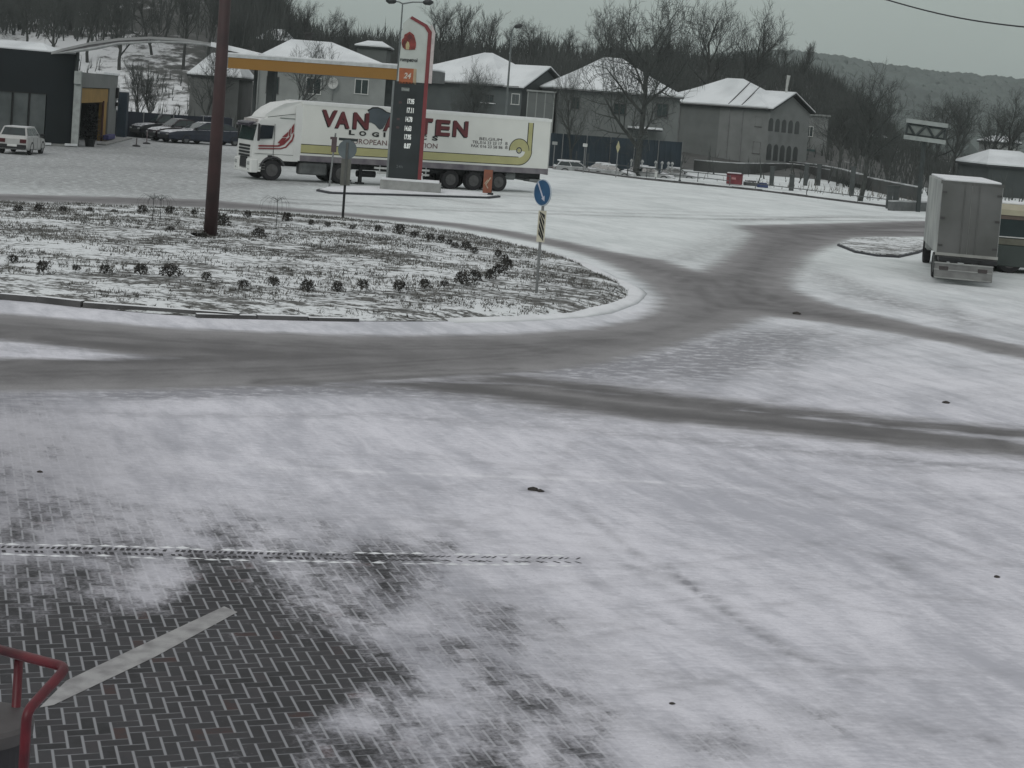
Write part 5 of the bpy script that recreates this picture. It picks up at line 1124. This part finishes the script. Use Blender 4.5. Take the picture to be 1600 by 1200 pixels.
b = MB(); b.box(sd1-.4, Lp+.2, -.6, -.02, .02, .12); b.box(sd0+4, Lp+1, -1.2, -.6, .02, .10); b.build('kerb', CONC, por)
mp_ = mat('mat_blue', (.05, .05, .16), .7); b = MB(); b.box(sd1-3.2, sd1+.8, -.5, -.1, .12, .45, .05); b.build('blue_mat', mp_, por)
for zz, w_ in ((PP.uv(175, 142)[1], .5), (PP.uv(175, 150)[1], .35), (PP.uv(174, 163)[1], .3)):
    b = MB(); b.box(Lp-1.1, Lp-.4, -.2, -.02, zz-w_/2, zz+w_/2, .03); b.build('wall_lamp', BLACK, por)
# dark conifer in the doorway
p = G(140, 229); ks_ = p.y/2494; hh_ = (229-163)*ks_
t = thing('potted_conifer', 'dark bushy potted conifer standing in front of the orange-framed doorway', 'potted plant', (p.x, p.y, 0))
b = MB(); b.tube([(0, 0, 0), (0, 0, .5)], [.28, .36], 12); b.build('pot', BLACK, t)
b = MB(); r_ = random.Random(9)
for i in range(900):
    f = r_.random(); a = r_.uniform(0, 6.28); rad = (.62*(1-f)**.6+.08)*r_.uniform(.5, 1.05)*(1+.25*math.sin(f*14)); q = Vector((math.cos(a)*rad, math.sin(a)*rad, .5+f*(hh_-.5))); d = Vector((math.cos(a), math.sin(a), r_.uniform(-.4, .6)))*.22; e_ = Vector((-math.sin(a), math.cos(a), 0))*.06
    b.add([q-e_, q+d, q+e_], [(0, 1, 2)])
b.build('foliage', mat('conifer', (.022, .024, .026), .9, .3, 4, snow=.05), t)
# canopy
Yc = 96; c0 = A(345, 100, Yc+1.5); c1 = A(622, 116, Yc-1.5); PC = Plane(c0, c1)
can = thing('station_canopy', 'flat fuel station canopy with a wide yellow-orange fascia and snow on its roof', 'canopy', (PC.p.x, PC.p.y, 0), PC.rot)
z1 = (PC.uv(370, 87)[1]+PC.uv(600, 100.5)[1])/2; z0 = (PC.uv(400, 109.5)[1]+PC.uv(590, 123)[1])/2
b = MB(); b.box(0, PC.L, 0, 9, z0+.1, z1); b.build('canopy_slab', mat('canopy_grey', (.12, .13, .13), .7), can)
b = MB(); b.box(.5, PC.L+.02, -.05, -.0, z0, z1-.17); b.build('fascia', mat('fascia_orange', (.27, .14, .025), .5, .08, .4), can)
b = MB(); b.box(-.02, .5, -.05, 0, z0, z1-.1); b.build('fascia_end', mat('fascia_grey', (.2, .21, .21)), can)
b = MB(); b.box(-.03, PC.L+.04, -.09, 0, z1-.17, z1+.02); b.build('edge_trim', mat('trim_light', (.5, .53, .53)), can)
b = MB(); b.box(0, PC.L, -.05, 9, z1+.02, z1+.12, .03); b.build('snow_cover', SNOW, can)
for xx in (2.0, PC.L-1.6):
    b = MB(); b.box(xx-.25, xx+.25, 3, 3.5, 0, z0+.1, .04); b.build('column', mat('column_grey', (.07, .08, .08)), can)
# arched truss roof between shop and canopy
Ya = 99; cl = [(70,84),(100,75),(140,66),(185,59.5),(235,57),(285,60),(330,67),(370,76),(404,84.5)]; cb_ = [(82,84),(110,81),(150,75),(185,68),(235,65.5),(280,66),(320,69.5),(368,79.5),(402,87)]
o0 = A(70, 84, Ya); t = thing('arched_roof', 'long thin arched roof shell linking the dark shop to the yellow canopy', 'arched roof', (o0.x, Ya, 0))
up_r = [A(x, y, Ya) for x, y in cl]; lo_r = [A(x, y, Ya) for x, y in cb_]
L = []
for u_, w_ in zip(up_r, up_r):
    p = u_-o0; p.z = u_.z; L.append([(p.x, 0, p.z-.16), (p.x, 0, p.z), (p.x, 2.6, p.z+.02), (p.x, 2.6, p.z-.14)])
b = MB(); b.loft(L); b.build('roof_shell', mat('shell_grey', (.30, .31, .31), .6, .1, .6, snow=.25), t)
b = MB(); b.tube([(q.x-o0.x, .05, q.z) for q in lo_r], [.02, .1, .12, .09, .07, .07, .08, .09, .05], 6); b.build('lower_chord', mat('chord_grey', (.34, .36, .36), .6), t)
b = MB(); L = []   # membrane soffit on the left
for u_, v_ in list(zip(up_r, lo_r))[:5]: L.append([(u_.x-o0.x, .06, u_.z-.1), (u_.x-o0.x, .1, u_.z-.1), (v_.x-o0.x, .1, v_.z), (v_.x-o0.x, .06, v_.z)])
b.loft(L); b.build('soffit', mat('soffit_grey', (.15, .15, .155), .8), t)
b = MB(); L = []   # snow lying on the falling right part
for q in up_r[6:]: L.append([(q.x-o0.x, -.08, q.z-.22), (q.x-o0.x, -.08, q.z+.06), (q.x-o0.x, 2.5, q.z+.08), (q.x-o0.x, 2.5, q.z-.1)])
b.loft(L); b.build('snow_cover', SNOW, t)
for i in (4,):
    b = MB(); u_, v_ = up_r[i], lo_r[i]; b.tube([(u_.x-o0.x-.1, .05, u_.z-.1), (v_.x-o0.x-.1, .05, v_.z)], .05, 5); b.build('strut', STEEL, t)
for xx, nm in ((up_r[1].x-o0.x+.5, 0), (up_r[8].x-o0.x-.3, 1)):
    b = MB(); b.tube([(xx, 1.3, 0), (xx, 1.3, up_r[1 if not nm else 8].z-.1)], .12, 8); b.build('support', mat('column_grey', (.07, .08, .08)), t)
# traffic posts near the cars
for i, (x, yb, yt) in enumerate([(213,229,216), (229,225,205), (241,219,206)]):
    p = G(x, yb); ks_ = p.y/2494; h_ = (yb-yt)*ks_; t = thing('barrier_post', 'thin barrier post on a round foot near dark cars, %s from left' % ORD[i], 'barrier post', (p.x, p.y, 0), 0, 'barrier posts by the dark cars')
    b = MB(); b.tube([(0, 0, 0), (0, 0, h_)], .04, 6); b.build('post', mat('post_pinkgrey', (.2, .17, .18)), t); b = MB(); b.tube([(0, 0, 0), (0, 0, .08), (0, 0, .14)], [.28, .26, .08], 12); b.build('foot', BLACK, t)

# ------------------------------------------------------------------ cars
def car(name, label, cat, loc, heading, L=4.4, W=1.72, Hh=1.42, style='sedan', paint=None, group=None, snow=0.0, scale=1.0, plate=True):
    t = thing(name, label, cat, loc, heading, group); hw = W/2
    wb = L*.6; r = .31; zs = .62*Hh/1.42
    # x forward
    if style == 'hatch': prof = [(-L/2, .45, .80), (-L/2+.05, .30, .93), (-L*.40, .24, .97), (-L*.1, .22, .93), (L*.14, .22, .90), (L*.40, .24, .80), (L/2-.08, .28, .70), (L/2, .38, .60)]
    else: prof = [(-L/2, .42, .78), (-L/2+.08, .28, .92), (-L*.34, .24, .96), (-L*.1, .22, .93), (L*.16, .22, .92), (L*.40, .24, .80), (L/2-.08, .28, .68), (L/2, .38, .58)]
    k_ = Hh/1.42; rings = []
    for i, (x, z0, z1) in enumerate(prof):
        z1 *= k_; z0 *= k_; e_ = .14 if i in (0, len(prof)-1) else (.05 if i in (1, len(prof)-2) else 0); w_ = hw-e_
        rings.append([(x, -w_+.06, z0), (x, -w_, z0+.1), (x, -w_, (z0+z1)/2+.04), (x, -w_+.05, z1-.03), (x, -w_+.16, z1), (x, w_-.16, z1), (x, w_-.05, z1-.03), (x, w_, (z0+z1)/2+.04), (x, w_, z0+.1), (x, w_-.06, z0)])
    b = MB(); b.loft(rings); body = b.build('body', paint, t)
    # cabin
    if style == 'hatch': cp = [(-L*.475, .93), (-L*.40, 1.40), (-L*.30, 1.42), (L*.03, 1.42), (L*.20, .90)]
    elif style == 'suv': cp = [(-L*.47, .93), (-L*.43, 1.38), (-L*.36, 1.42), (L*.05, 1.42), (L*.21, .92)]
    else: cp = [(-L*.36, .94), (-L*.22, 1.38), (-L*.12, 1.42), (L*.04, 1.41), (L*.22, .91)]
    cp = [(x, z*k_) for x, z in cp]
    def cy(z): f = (z/k_-.9)/.52; return hw-.09-.17*max(0, f)
    b = MB(); L1 = []
    b.prism(cp, lambda a, c: (a, -cy(c), c), lambda a, c: (a, cy(c), c)); cab_ = b.build('roof', paint, t)
    (xa, za), (xb, zb), (xc, zc_), (xd, zd_), (xe, ze_) = cp
    for sy in (-1, 1):      # side glass, front and rear
        for (u0, u1) in ((.04, .46), (.50, .93)):
            def pt(u_, top): zl = za+.04*k_; zh = zb-.05*k_; xl = xa+(xe-xa)*u_; xh = xb+(xd-xb)*u_; zz = zh if top else zl; xx = xh if top else xl; return (xx, sy*(cy(zz)+.008), zz)
            g_ = [pt(u0, 0), pt(u1, 0), pt(u1, 1), pt(u0, 1)]; i_ = [(x, y-sy*.03, z) for x, y, z in g_]
            b = MB(); b.add(g_+i_, [(0,1,2,3), (4,7,6,5), (0,4,5,1), (1,5,6,2), (2,6,7,3), (3,7,4,0)]); b.build('side_window', GLASS, t)
    def pane(nm, x0, z0, x1, z1, sgn):
        f0, f1 = .12, .90; xa_, za_ = x0+(x1-x0)*f0, z0+(z1-z0)*f0; xb_, zb_ = x0+(x1-x0)*f1, z0+(z1-z0)*f1; o_ = .012*sgn
        b = MB(); b.add([(xa_+o_, -cy(za_)+.1, za_+.01), (xa_+o_, cy(za_)-.1, za_+.01), (xb_+o_, cy(zb_)-.08, zb_+.01), (xb_+o_, -cy(zb_)+.08, zb_+.01), (xa_-o_*2, -cy(za_)+.1, za_-.02), (xa_-o_*2, cy(za_)-.1, za_-.02), (xb_-o_*2, cy(zb_)-.08, zb_-.02), (xb_-o_*2, -cy(zb_)+.08, zb_-.02)], [(0,1,2,3), (4,7,6,5), (0,4,5,1), (1,5,6,2), (2,6,7,3), (3,7,4,0)]); b.build(nm, GLASS, t)
    pane('rear_window', xa, za, xb, zb, -1); pane('windscreen', xe, ze_, xd, zd_, 1)
    if snow:
        b = MB(); b.box(xb-.05, xd+.1, -cy(zb)+.03, cy(zb)-.03, zb-.01, zb+.10, .05); b.build('snow_roof', SNOW, t)
        b = MB(); b.add([(xe, -hw+.15, ze_), (xe, hw-.15, ze_), (L/2-.1, hw-.2, .72*k_), (L/2-.1, -hw+.2, .72*k_), (xe, -hw+.15, ze_+.09), (xe, hw-.15, ze_+.09), (L/2-.15, hw-.25, .80*k_), (L/2-.15, -hw+.25, .80*k_)], [(0,3,2,1), (4,5,6,7), (0,1,5,4), (1,2,6,5), (2,3,7,6), (3,0,4,7)]); b.build('snow_bonnet', SNOW, t)
    for sx_2 in (-1, 1):
        for sy in (-1, 1):
            wheel(t, sx_2*wb/2*.98, sy*(hw-.11), r, .2, sy, mat('alloy', (.16, .165, .17), .4, metal=.4))
            b = MB(); P_ = [(sx_2*wb/2*.98+q*math.cos(a), r+q*math.sin(a)) for q, a in [(r+.09, x) for x in np.linspace(0, math.pi, 10)]+[(r+.0, x) for x in np.linspace(math.pi, 0, 10)]]; b.prism(P_, lambda a, c: (a, sy*(hw+.005), c), lambda a, c: (a, sy*(hw-.2), c)); b.build('wheel_arch', BLACK, t)
    for xx, nm, c_ in ((L/2-.02, 'front_bumper', None), (-L/2+.02, 'rear_bumper', None)):
        b = MB(); s_ = 1 if xx > 0 else -1; b.box(min(xx, xx+s_*.07), max(xx, xx+s_*.07), -hw+.12, hw-.12, .32*k_, .52*k_, .03); b.build(nm, BLACK, t)
    for sy in (-1, 1):
        b = MB(); yy = sy*(hw-.30); b.box(-L/2-.02, -L/2+.12, yy-.17, yy+.17, .60*k_, .80*k_, .02); b.build('tail_light', mat('tail_red', (.07, .012, .015), .3), t)
        b = MB(); b.box(L/2-.16, L/2+.015, yy-.16, yy+.16, .50*k_, .60*k_, .02); b.build('headlight', mat('lamp_glass', (.35, .37, .36)), t)
        b = MB(); b.box(L*.17, L*.20, sy*(hw-.02)-.08, sy*(hw-.02)+.14*sy if sy > 0 else sy*(hw-.02)+.08, .93*k_, 1.05*k_) if sy > 0 else b.box(L*.17, L*.20, -hw-.14, -hw+.05, .93*k_, 1.05*k_); b.build('wing_mirror', BLACK, t)
    if plate:
        b = MB(); b.box(-L/2-.06, -L/2-.03, -.26, .26, .42*k_, .53*k_); b.build('number_plate', mat('plate_white', (.62, .64, .62)), t)
    b = MB()
    for sy in (-1, 1):
        for xx in (-.02*L, L*.16, -L*.24): b.box(xx, xx+.012, sy*(hw+.002)-.004, sy*(hw+.002)+.004, .35, .86*k_)
    b.build('door_seam', BLACK, t)
    t.scale = (scale,)*3; return t
WP = mat('car_white', (.42, .43, .42), .35, .1, 1.5, snow=.25)
p = G(40, 243); car('parked_car', 'white hatchback seen from behind in front of the dark shop windows', 'car', (p.x-.85, p.y+2.0, 0), R(93), 4.0, 1.7, 1.50, 'hatch', WP)
CG = 'dark cars parked by the near-black fence'
DK1 = mat('car_navy', (.022, .028, .045), .25, .2, 2, snow=.30); DK2 = mat('car_maroon', (.028, .018, .022), .25, .2, 2, snow=.32); DK3 = mat('car_black', (.02, .022, .026), .25, .2, 2, snow=.30)
pa = G(278, 224); pb = G(354, 227.5); mid = (pa+pb)/2; hd = math.atan2(pa.y-pb.y, pa.x-pb.x)
car('parked_car', 'dark navy saloon, nearest of the parked dark cars, partly behind the red-brown column', 'car', (mid.x, mid.y+.8, 0), hd, (pb-pa).length/.6/.97, 1.75, 1.7, 'sedan', DK1, CG)
p = A(276, 215, 122.5); car('parked_car', 'dark maroon saloon in the middle of the parked dark cars', 'car', (p.x, p.y, 0), hd-.05, 4.5, 1.75, 1.8, 'sedan', DK2, CG)
p = A(249, 208, 127); car('parked_car', 'black estate car farthest left and back among the parked dark cars', 'car', (p.x, p.y, 0), hd, 4.5, 1.75, 1.95, 'suv', DK3, CG)
p = A(322, 208, 132); car('parked_car', 'dark blue estate with a pale rear pillar behind the nearest dark saloon', 'car', (p.x, p.y, 0), hd+.05, 4.5, 1.75, 2.0, 'suv', DK1, CG)
CS = mat('car_grey', (.34, .36, .36), .7, .3, 1, snow=.95)
for i, (x, yb, rz_, lb, st) in enumerate([(899,257,10,'rounded snow-covered car, leftmost under the navy fence','hatch'), (945,258,-14,'snow-covered car behind another one, left of the yellow lozenge','sedan'), (955,267,-14,'snow-covered car in the front row left of the yellow lozenge','sedan'), (1003,270,-12,'snow-covered car just right of the yellow lozenge','sedan'), (1014,274,-12,'snow-covered car in the front row, right of the dark post','sedan'), (1053,277,-12,'snow-covered car at the right end of the row','sedan')]):
    p = A(x, yb, 128+(x-900)*.02 - (3 if 'front' in lb else 0)); car('parked_car', lb, 'car', (p.x, p.y-2.5, -.42), R(rz_), 4.2, 1.7, 1.35, st, CS, 'snow-covered cars in front of the navy fence', snow=1, scale=.85, plate=False)

# ------------------------------------------------------------------ right-hand box truck, seen from behind
q0 = G(1457, 442); PT = Plane(q0, q0+Vector((math.cos(R(-11)), math.sin(R(-11)), 0))); PT.L = PT.uv(1551, 430)[0]
far = A(1447, 271, 61.0); hd = Vector((far.x-A(1472, 282, 51).x, 61-51, 0)).normalized()
# box truck frame: local x to the right along the rear, local y forward
bt = thing('box_truck', 'grey box truck with a snowy roof seen from behind at the right', 'truck', (PT.p.x, PT.p.y, 0), PT.rot)
zt = PT.uv(1472, 282, .8)[1]; zb = PT.uv(1464, 397, .8)[1]; x0 = PT.uv(1471, 300, .8)[0]; x1 = PT.uv(1563, 350, .8)[0]; BL = 6.6; BY = .8
BG = mat('box_grey', (.135, .14, .138), .75, .18, .7, c2=(.085, .09, .085))
xm = (x0+x1)/2
b = MB(); b.box(x0, x1, BY, BY+BL, zb, zt, .03); bx_ = b.build('cargo_box', mat('box_side', (.42, .44, .42), .7, .15, .8, c2=(.24, .25, .25)), bt)
b = MB(); b.box(x0+.02, xm-.01, BY-.035, BY, zb+.06, zt-.08); b.build('rear_door', BG, bx_); b = MB(); b.box(xm+.01, x1-.02, BY-.035, BY, zb+.06, zt-.08); b.build('rear_door', BG, bx_)
b = MB()
for xx in (xm-.22, xm+.22): b.tube([(xx, BY-.06, zb+.08), (xx, BY-.06, zt-.1)], .014, 6)
b.build('lock_bar', mat('bar_grey', (.115, .12, .115), .6), bx_)
b = MB()
for zz in (zb+.3, (zb+zt)/2, zt-.35):
    for xx in (x0+.03, x1-.17): b.box(xx, xx+.14, BY-.06, BY-.03, zz-.03, zz+.03)
b.build('hinge', mat('hinge_dark', (.06, .06, .06)), bx_)
b = MB(); b.box(x0-.02, x1+.02, BY-.05, BY+.04, zb-.02, zb+.07); b.build('door_sill', mat('sill_pale', (.34, .35, .33), .6, .2, 3), bx_)
b = MB(); b.box(x0+.06, x1-.06, BY+.06, BY+BL-.05, zt, zt+.07, .04); b.build('snow_cover', SNOW, bx_)
b = MB(); b.box(x0-.03, x1+.03, BY-.02, BY+.02, zt-.09, zt+.01); b.build('roof_edge', mat('edge_dark', (.10, .105, .10)), bx_)
b = MB(); b.box(x0+.05, x1-.05, .1, BY+.3, zb-.16, zb-.03); b.build('under_gap', BLACK, bt)
zp1 = PT.uv(1466, 408)[1]; b = MB(); zl0 = .16; b.box(.02, PT.L, 0, .10, zl0, zp1-.02, .02); tl = b.build('tail_lift', mat('lift_grey', (.19, .195, .19), .6, .25, 2.5, c2=(.11, .11, .11)), bt)
b = MB(); hz = (zl0+zp1)/2; b.box(.0, PT.L+.01, -.02, .0, hz-.0, hz+.035); b.box(.0, PT.L, -.015, .0, zp1-.06, zp1-.02); b.box(.03, PT.L-.03, -.012, 0, zl0+.02, zl0+.05); b.build('lift_ridge', mat('ridge_pale', (.30, .31, .30)), tl)
for xx in (.15, PT.L-.45): b = MB(); b.box(xx, xx+.28, -.025, -.0, zp1-.26, zp1-.14, .01); b.build('tail_light', mat('tail_dim', (.05, .042, .042), .4), tl)
for xx in (x0+.22, x1-.22): wheel(bt, 0, 0, .42, .42).location = (xx, BY+1.4, .42)
for o in bt.children:
    if o.name.startswith('wheel'): o.rotation_euler = (0, 0, R(90))
for xx in (x0+.2, x1-.2):
    o = wheel(bt, 0, 0, .42, .25); o.location = (xx, BY+BL+.9, .42); o.rotation_euler = (0, 0, R(90))
b = MB(); b.box(xm-.4, xm-.3, .1, BY+BL+1.5, .55, zb-.04); b.box(xm+.3, xm+.4, .1, BY+BL+1.5, .55, zb-.04); b.build('chassis', BLACK, bt)
b = MB(); b.box(x0-.02, x0+.10, BY+.2, BY+.9, .25, zb-.05); b.build('mud_flap', mat('flap', (.05, .055, .055)), bt)
b = MB(); b.box(x0+.1, x1-.1, BY+BL+.15, BY+BL+1.9, .5, 2.2, .15); b.build('cab', mat('cab_pale', (.35, .36, .35)), bt)
# cream bus-like vehicle beyond it
q0 = G(1540, 424); q1 = G(1640, 432); PQ = Plane(q0, q1); bu = thing('bus', 'old cream and green bus half hidden behind the grey box truck', 'bus', (PQ.p.x, PQ.p.y, 0), PQ.rot)
def qz(y): return PQ.uv(1580, y)[1]
LB = 8; CR = mat('bus_cream', (.38, .36, .26), .5, .15, 1.5); DG2 = mat('bus_green', (.05, .065, .06), .5, .2, 1)
b = MB(); b.box(-1.0, LB, 0, 2.3, qz(417), qz(383), .05); b.build('lower_body', DG2, bu)
b = MB(); b.box(-1.0, LB, -.02, 2.32, qz(383), qz(373), .02); b.build('waist_band', mat('band_olive', (.13, .13, .10), .5), bu)
b = MB(); b.box(-.95, LB-.05, .05, 2.25, qz(373), qz(343)); b.build('window_band', mat('bus_glass', (.015, .03, .03), .15, .2, 1), bu)
b = MB(); b.box(-1.0, LB, -.03, 2.3, qz(371.5), qz(370)); b.build('window_sill', mat('plate_white', (.62, .64, .62)), bu)
b = MB(); b.box(-1.0, LB, 0, 2.3, qz(343), qz(336.5), .02); b.build('eave_band', mat('band_brown', (.13, .10, .085), .6), bu)
b = MB(); b.prism([(-.05, qz(336.5)), (-.03, qz(328)), (.35, qz(320)), (1.95, qz(320)), (2.33, qz(328)), (2.35, qz(336.5))], lambda a, c: (-1.05, a, c), lambda a, c: (LB, a, c)); b.build('roof', CR, bu)
b = MB(); b.box(-.9, LB, .45, 1.9, qz(320), qz(320)+.07, .03); b.build('snow_cover', SNOW, bu)
for xx in (.8, 5.5):
    for yy in (.15, 2.1): wheel(bu, xx, yy, .42, .26, -1 if yy < 1 else 1)

# ------------------------------------------------------------------ red tubular handrail and drum, close at the lower left
RR = mat('rail_red', (.12, .009, .016), .4, .3, 5, c2=(.045, .006, .010))
Yr = 7.9
def Q(x, y, Y=Yr): return A(x, y, Y)
base = Q(45, 1240, 7.5); base.z = 0
t = thing('handrail', 'dark red tubular handrail at the lower left corner of the picture', 'handrail', base)
def rel(*pts): return [q-base for q in pts]
def bend(pts, r=.04, n_=5):
    out = [pts[0]]
    for a, b_, c in zip(pts, pts[1:], pts[2:]):
        u_ = (a-b_).normalized(); v_ = (c-b_).normalized()
        for i in range(n_+1):
            f = i/n_; out.append(b_+u_*r*(1-f)**2+v_*r*f**2)
    return out+[pts[-1]]
k1, k2, k3 = Q(-40, 1005, 8.3), Q(104, 1043, 7.9), Q(42, 1112, 7.55); foot = Vector((k3.x, k3.y, .0))
b = MB(); b.tube(bend(rel(k1, k2, k3, foot), .05), .0255, 12); b.build('top_rail', RR, t, smooth=True)
k4 = Q(30, 1022, 8.18); b = MB(); b.tube(rel(k4, Vector((k4.x, k4.y, 0))), .024, 12); b.build('post', RR, t, smooth=True)
k5 = Q(-40, 1005, 8.3); b = MB(); b.tube(rel(k5, Vector((k5.x, k5.y, 0))), .024, 12); b.build('post', RR, t, smooth=True)
b = MB(); b.tube(rel(Vector((k3.x, k3.y, .12)), Vector((k5.x, k5.y, .12))), .02, 10); b.build('lower_rail', RR, t, smooth=True)
# grey-lidded drum inside the rail
c0 = Q(-24, 1122, 8.0); c0z = c0.z; t = thing('litter_bin', 'large round dark bin with a grey lid behind the red handrail', 'litter bin', (c0.x, c0.y, 0))
rb_ = .235
b = MB(); b.tube([(0, 0, .05), (0, 0, .3), (0, 0, c0z-.06)], [rb_*.9, rb_, rb_], 36); b.build('drum', mat('bin_dark', (.025, .024, .027), .5, .2, 4), t, smooth=False)
b = MB(); rings = [[(math.cos(a)*rb_*f, math.sin(a)*rb_*f, c0z+z_) for a in np.linspace(0, 6.283, 37)[:-1]] for f, z_ in ((1.04, -.08), (1.05, -.02), (.97, .0), (.1, .015))]; b.loft(rings); b.build('lid', mat('lid_grey', (.085, .08, .08), .6, .15, 5), t)
b = MB(); R0 = rb_+.035; b.tube([(math.cos(a)*R0, math.sin(a)*R0, .03) for a in np.linspace(0, 6.283, 41)], .018, 8, False); b.build('base_ring', mat('ring_pale', (.36, .36, .36), .5), t)

# ------------------------------------------------------------------ haze
b = MB(); b.box(-1400, 1400, -60, 2400, -2, 110); hz_ = b.build('haze', mat('tmp3', (.5, .5, .5))); struct(hz_, 'stuff')
vm = bpy.data.materials.new('haze_air'); vm.use_nodes = True; n = vm.node_tree.nodes; l = vm.node_tree.links; n.remove(n['Principled BSDF'])
pv = n.new('ShaderNodeVolumePrincipled'); pv.inputs['Color'].default_value = (.86, .95, .93, 1); pv.inputs['Density'].default_value = .00028; pv.inputs['Anisotropy'].default_value = .2
l.new(pv.outputs[0], n['Material Output'].inputs['Volume']); hz_.data.materials.clear(); hz_.data.materials.append(vm)
for m_n in ('tmp', 'tmp3', 'tmp_isl'):
    if m_n in bpy.data.materials: bpy.data.materials.remove(bpy.data.materials[m_n])
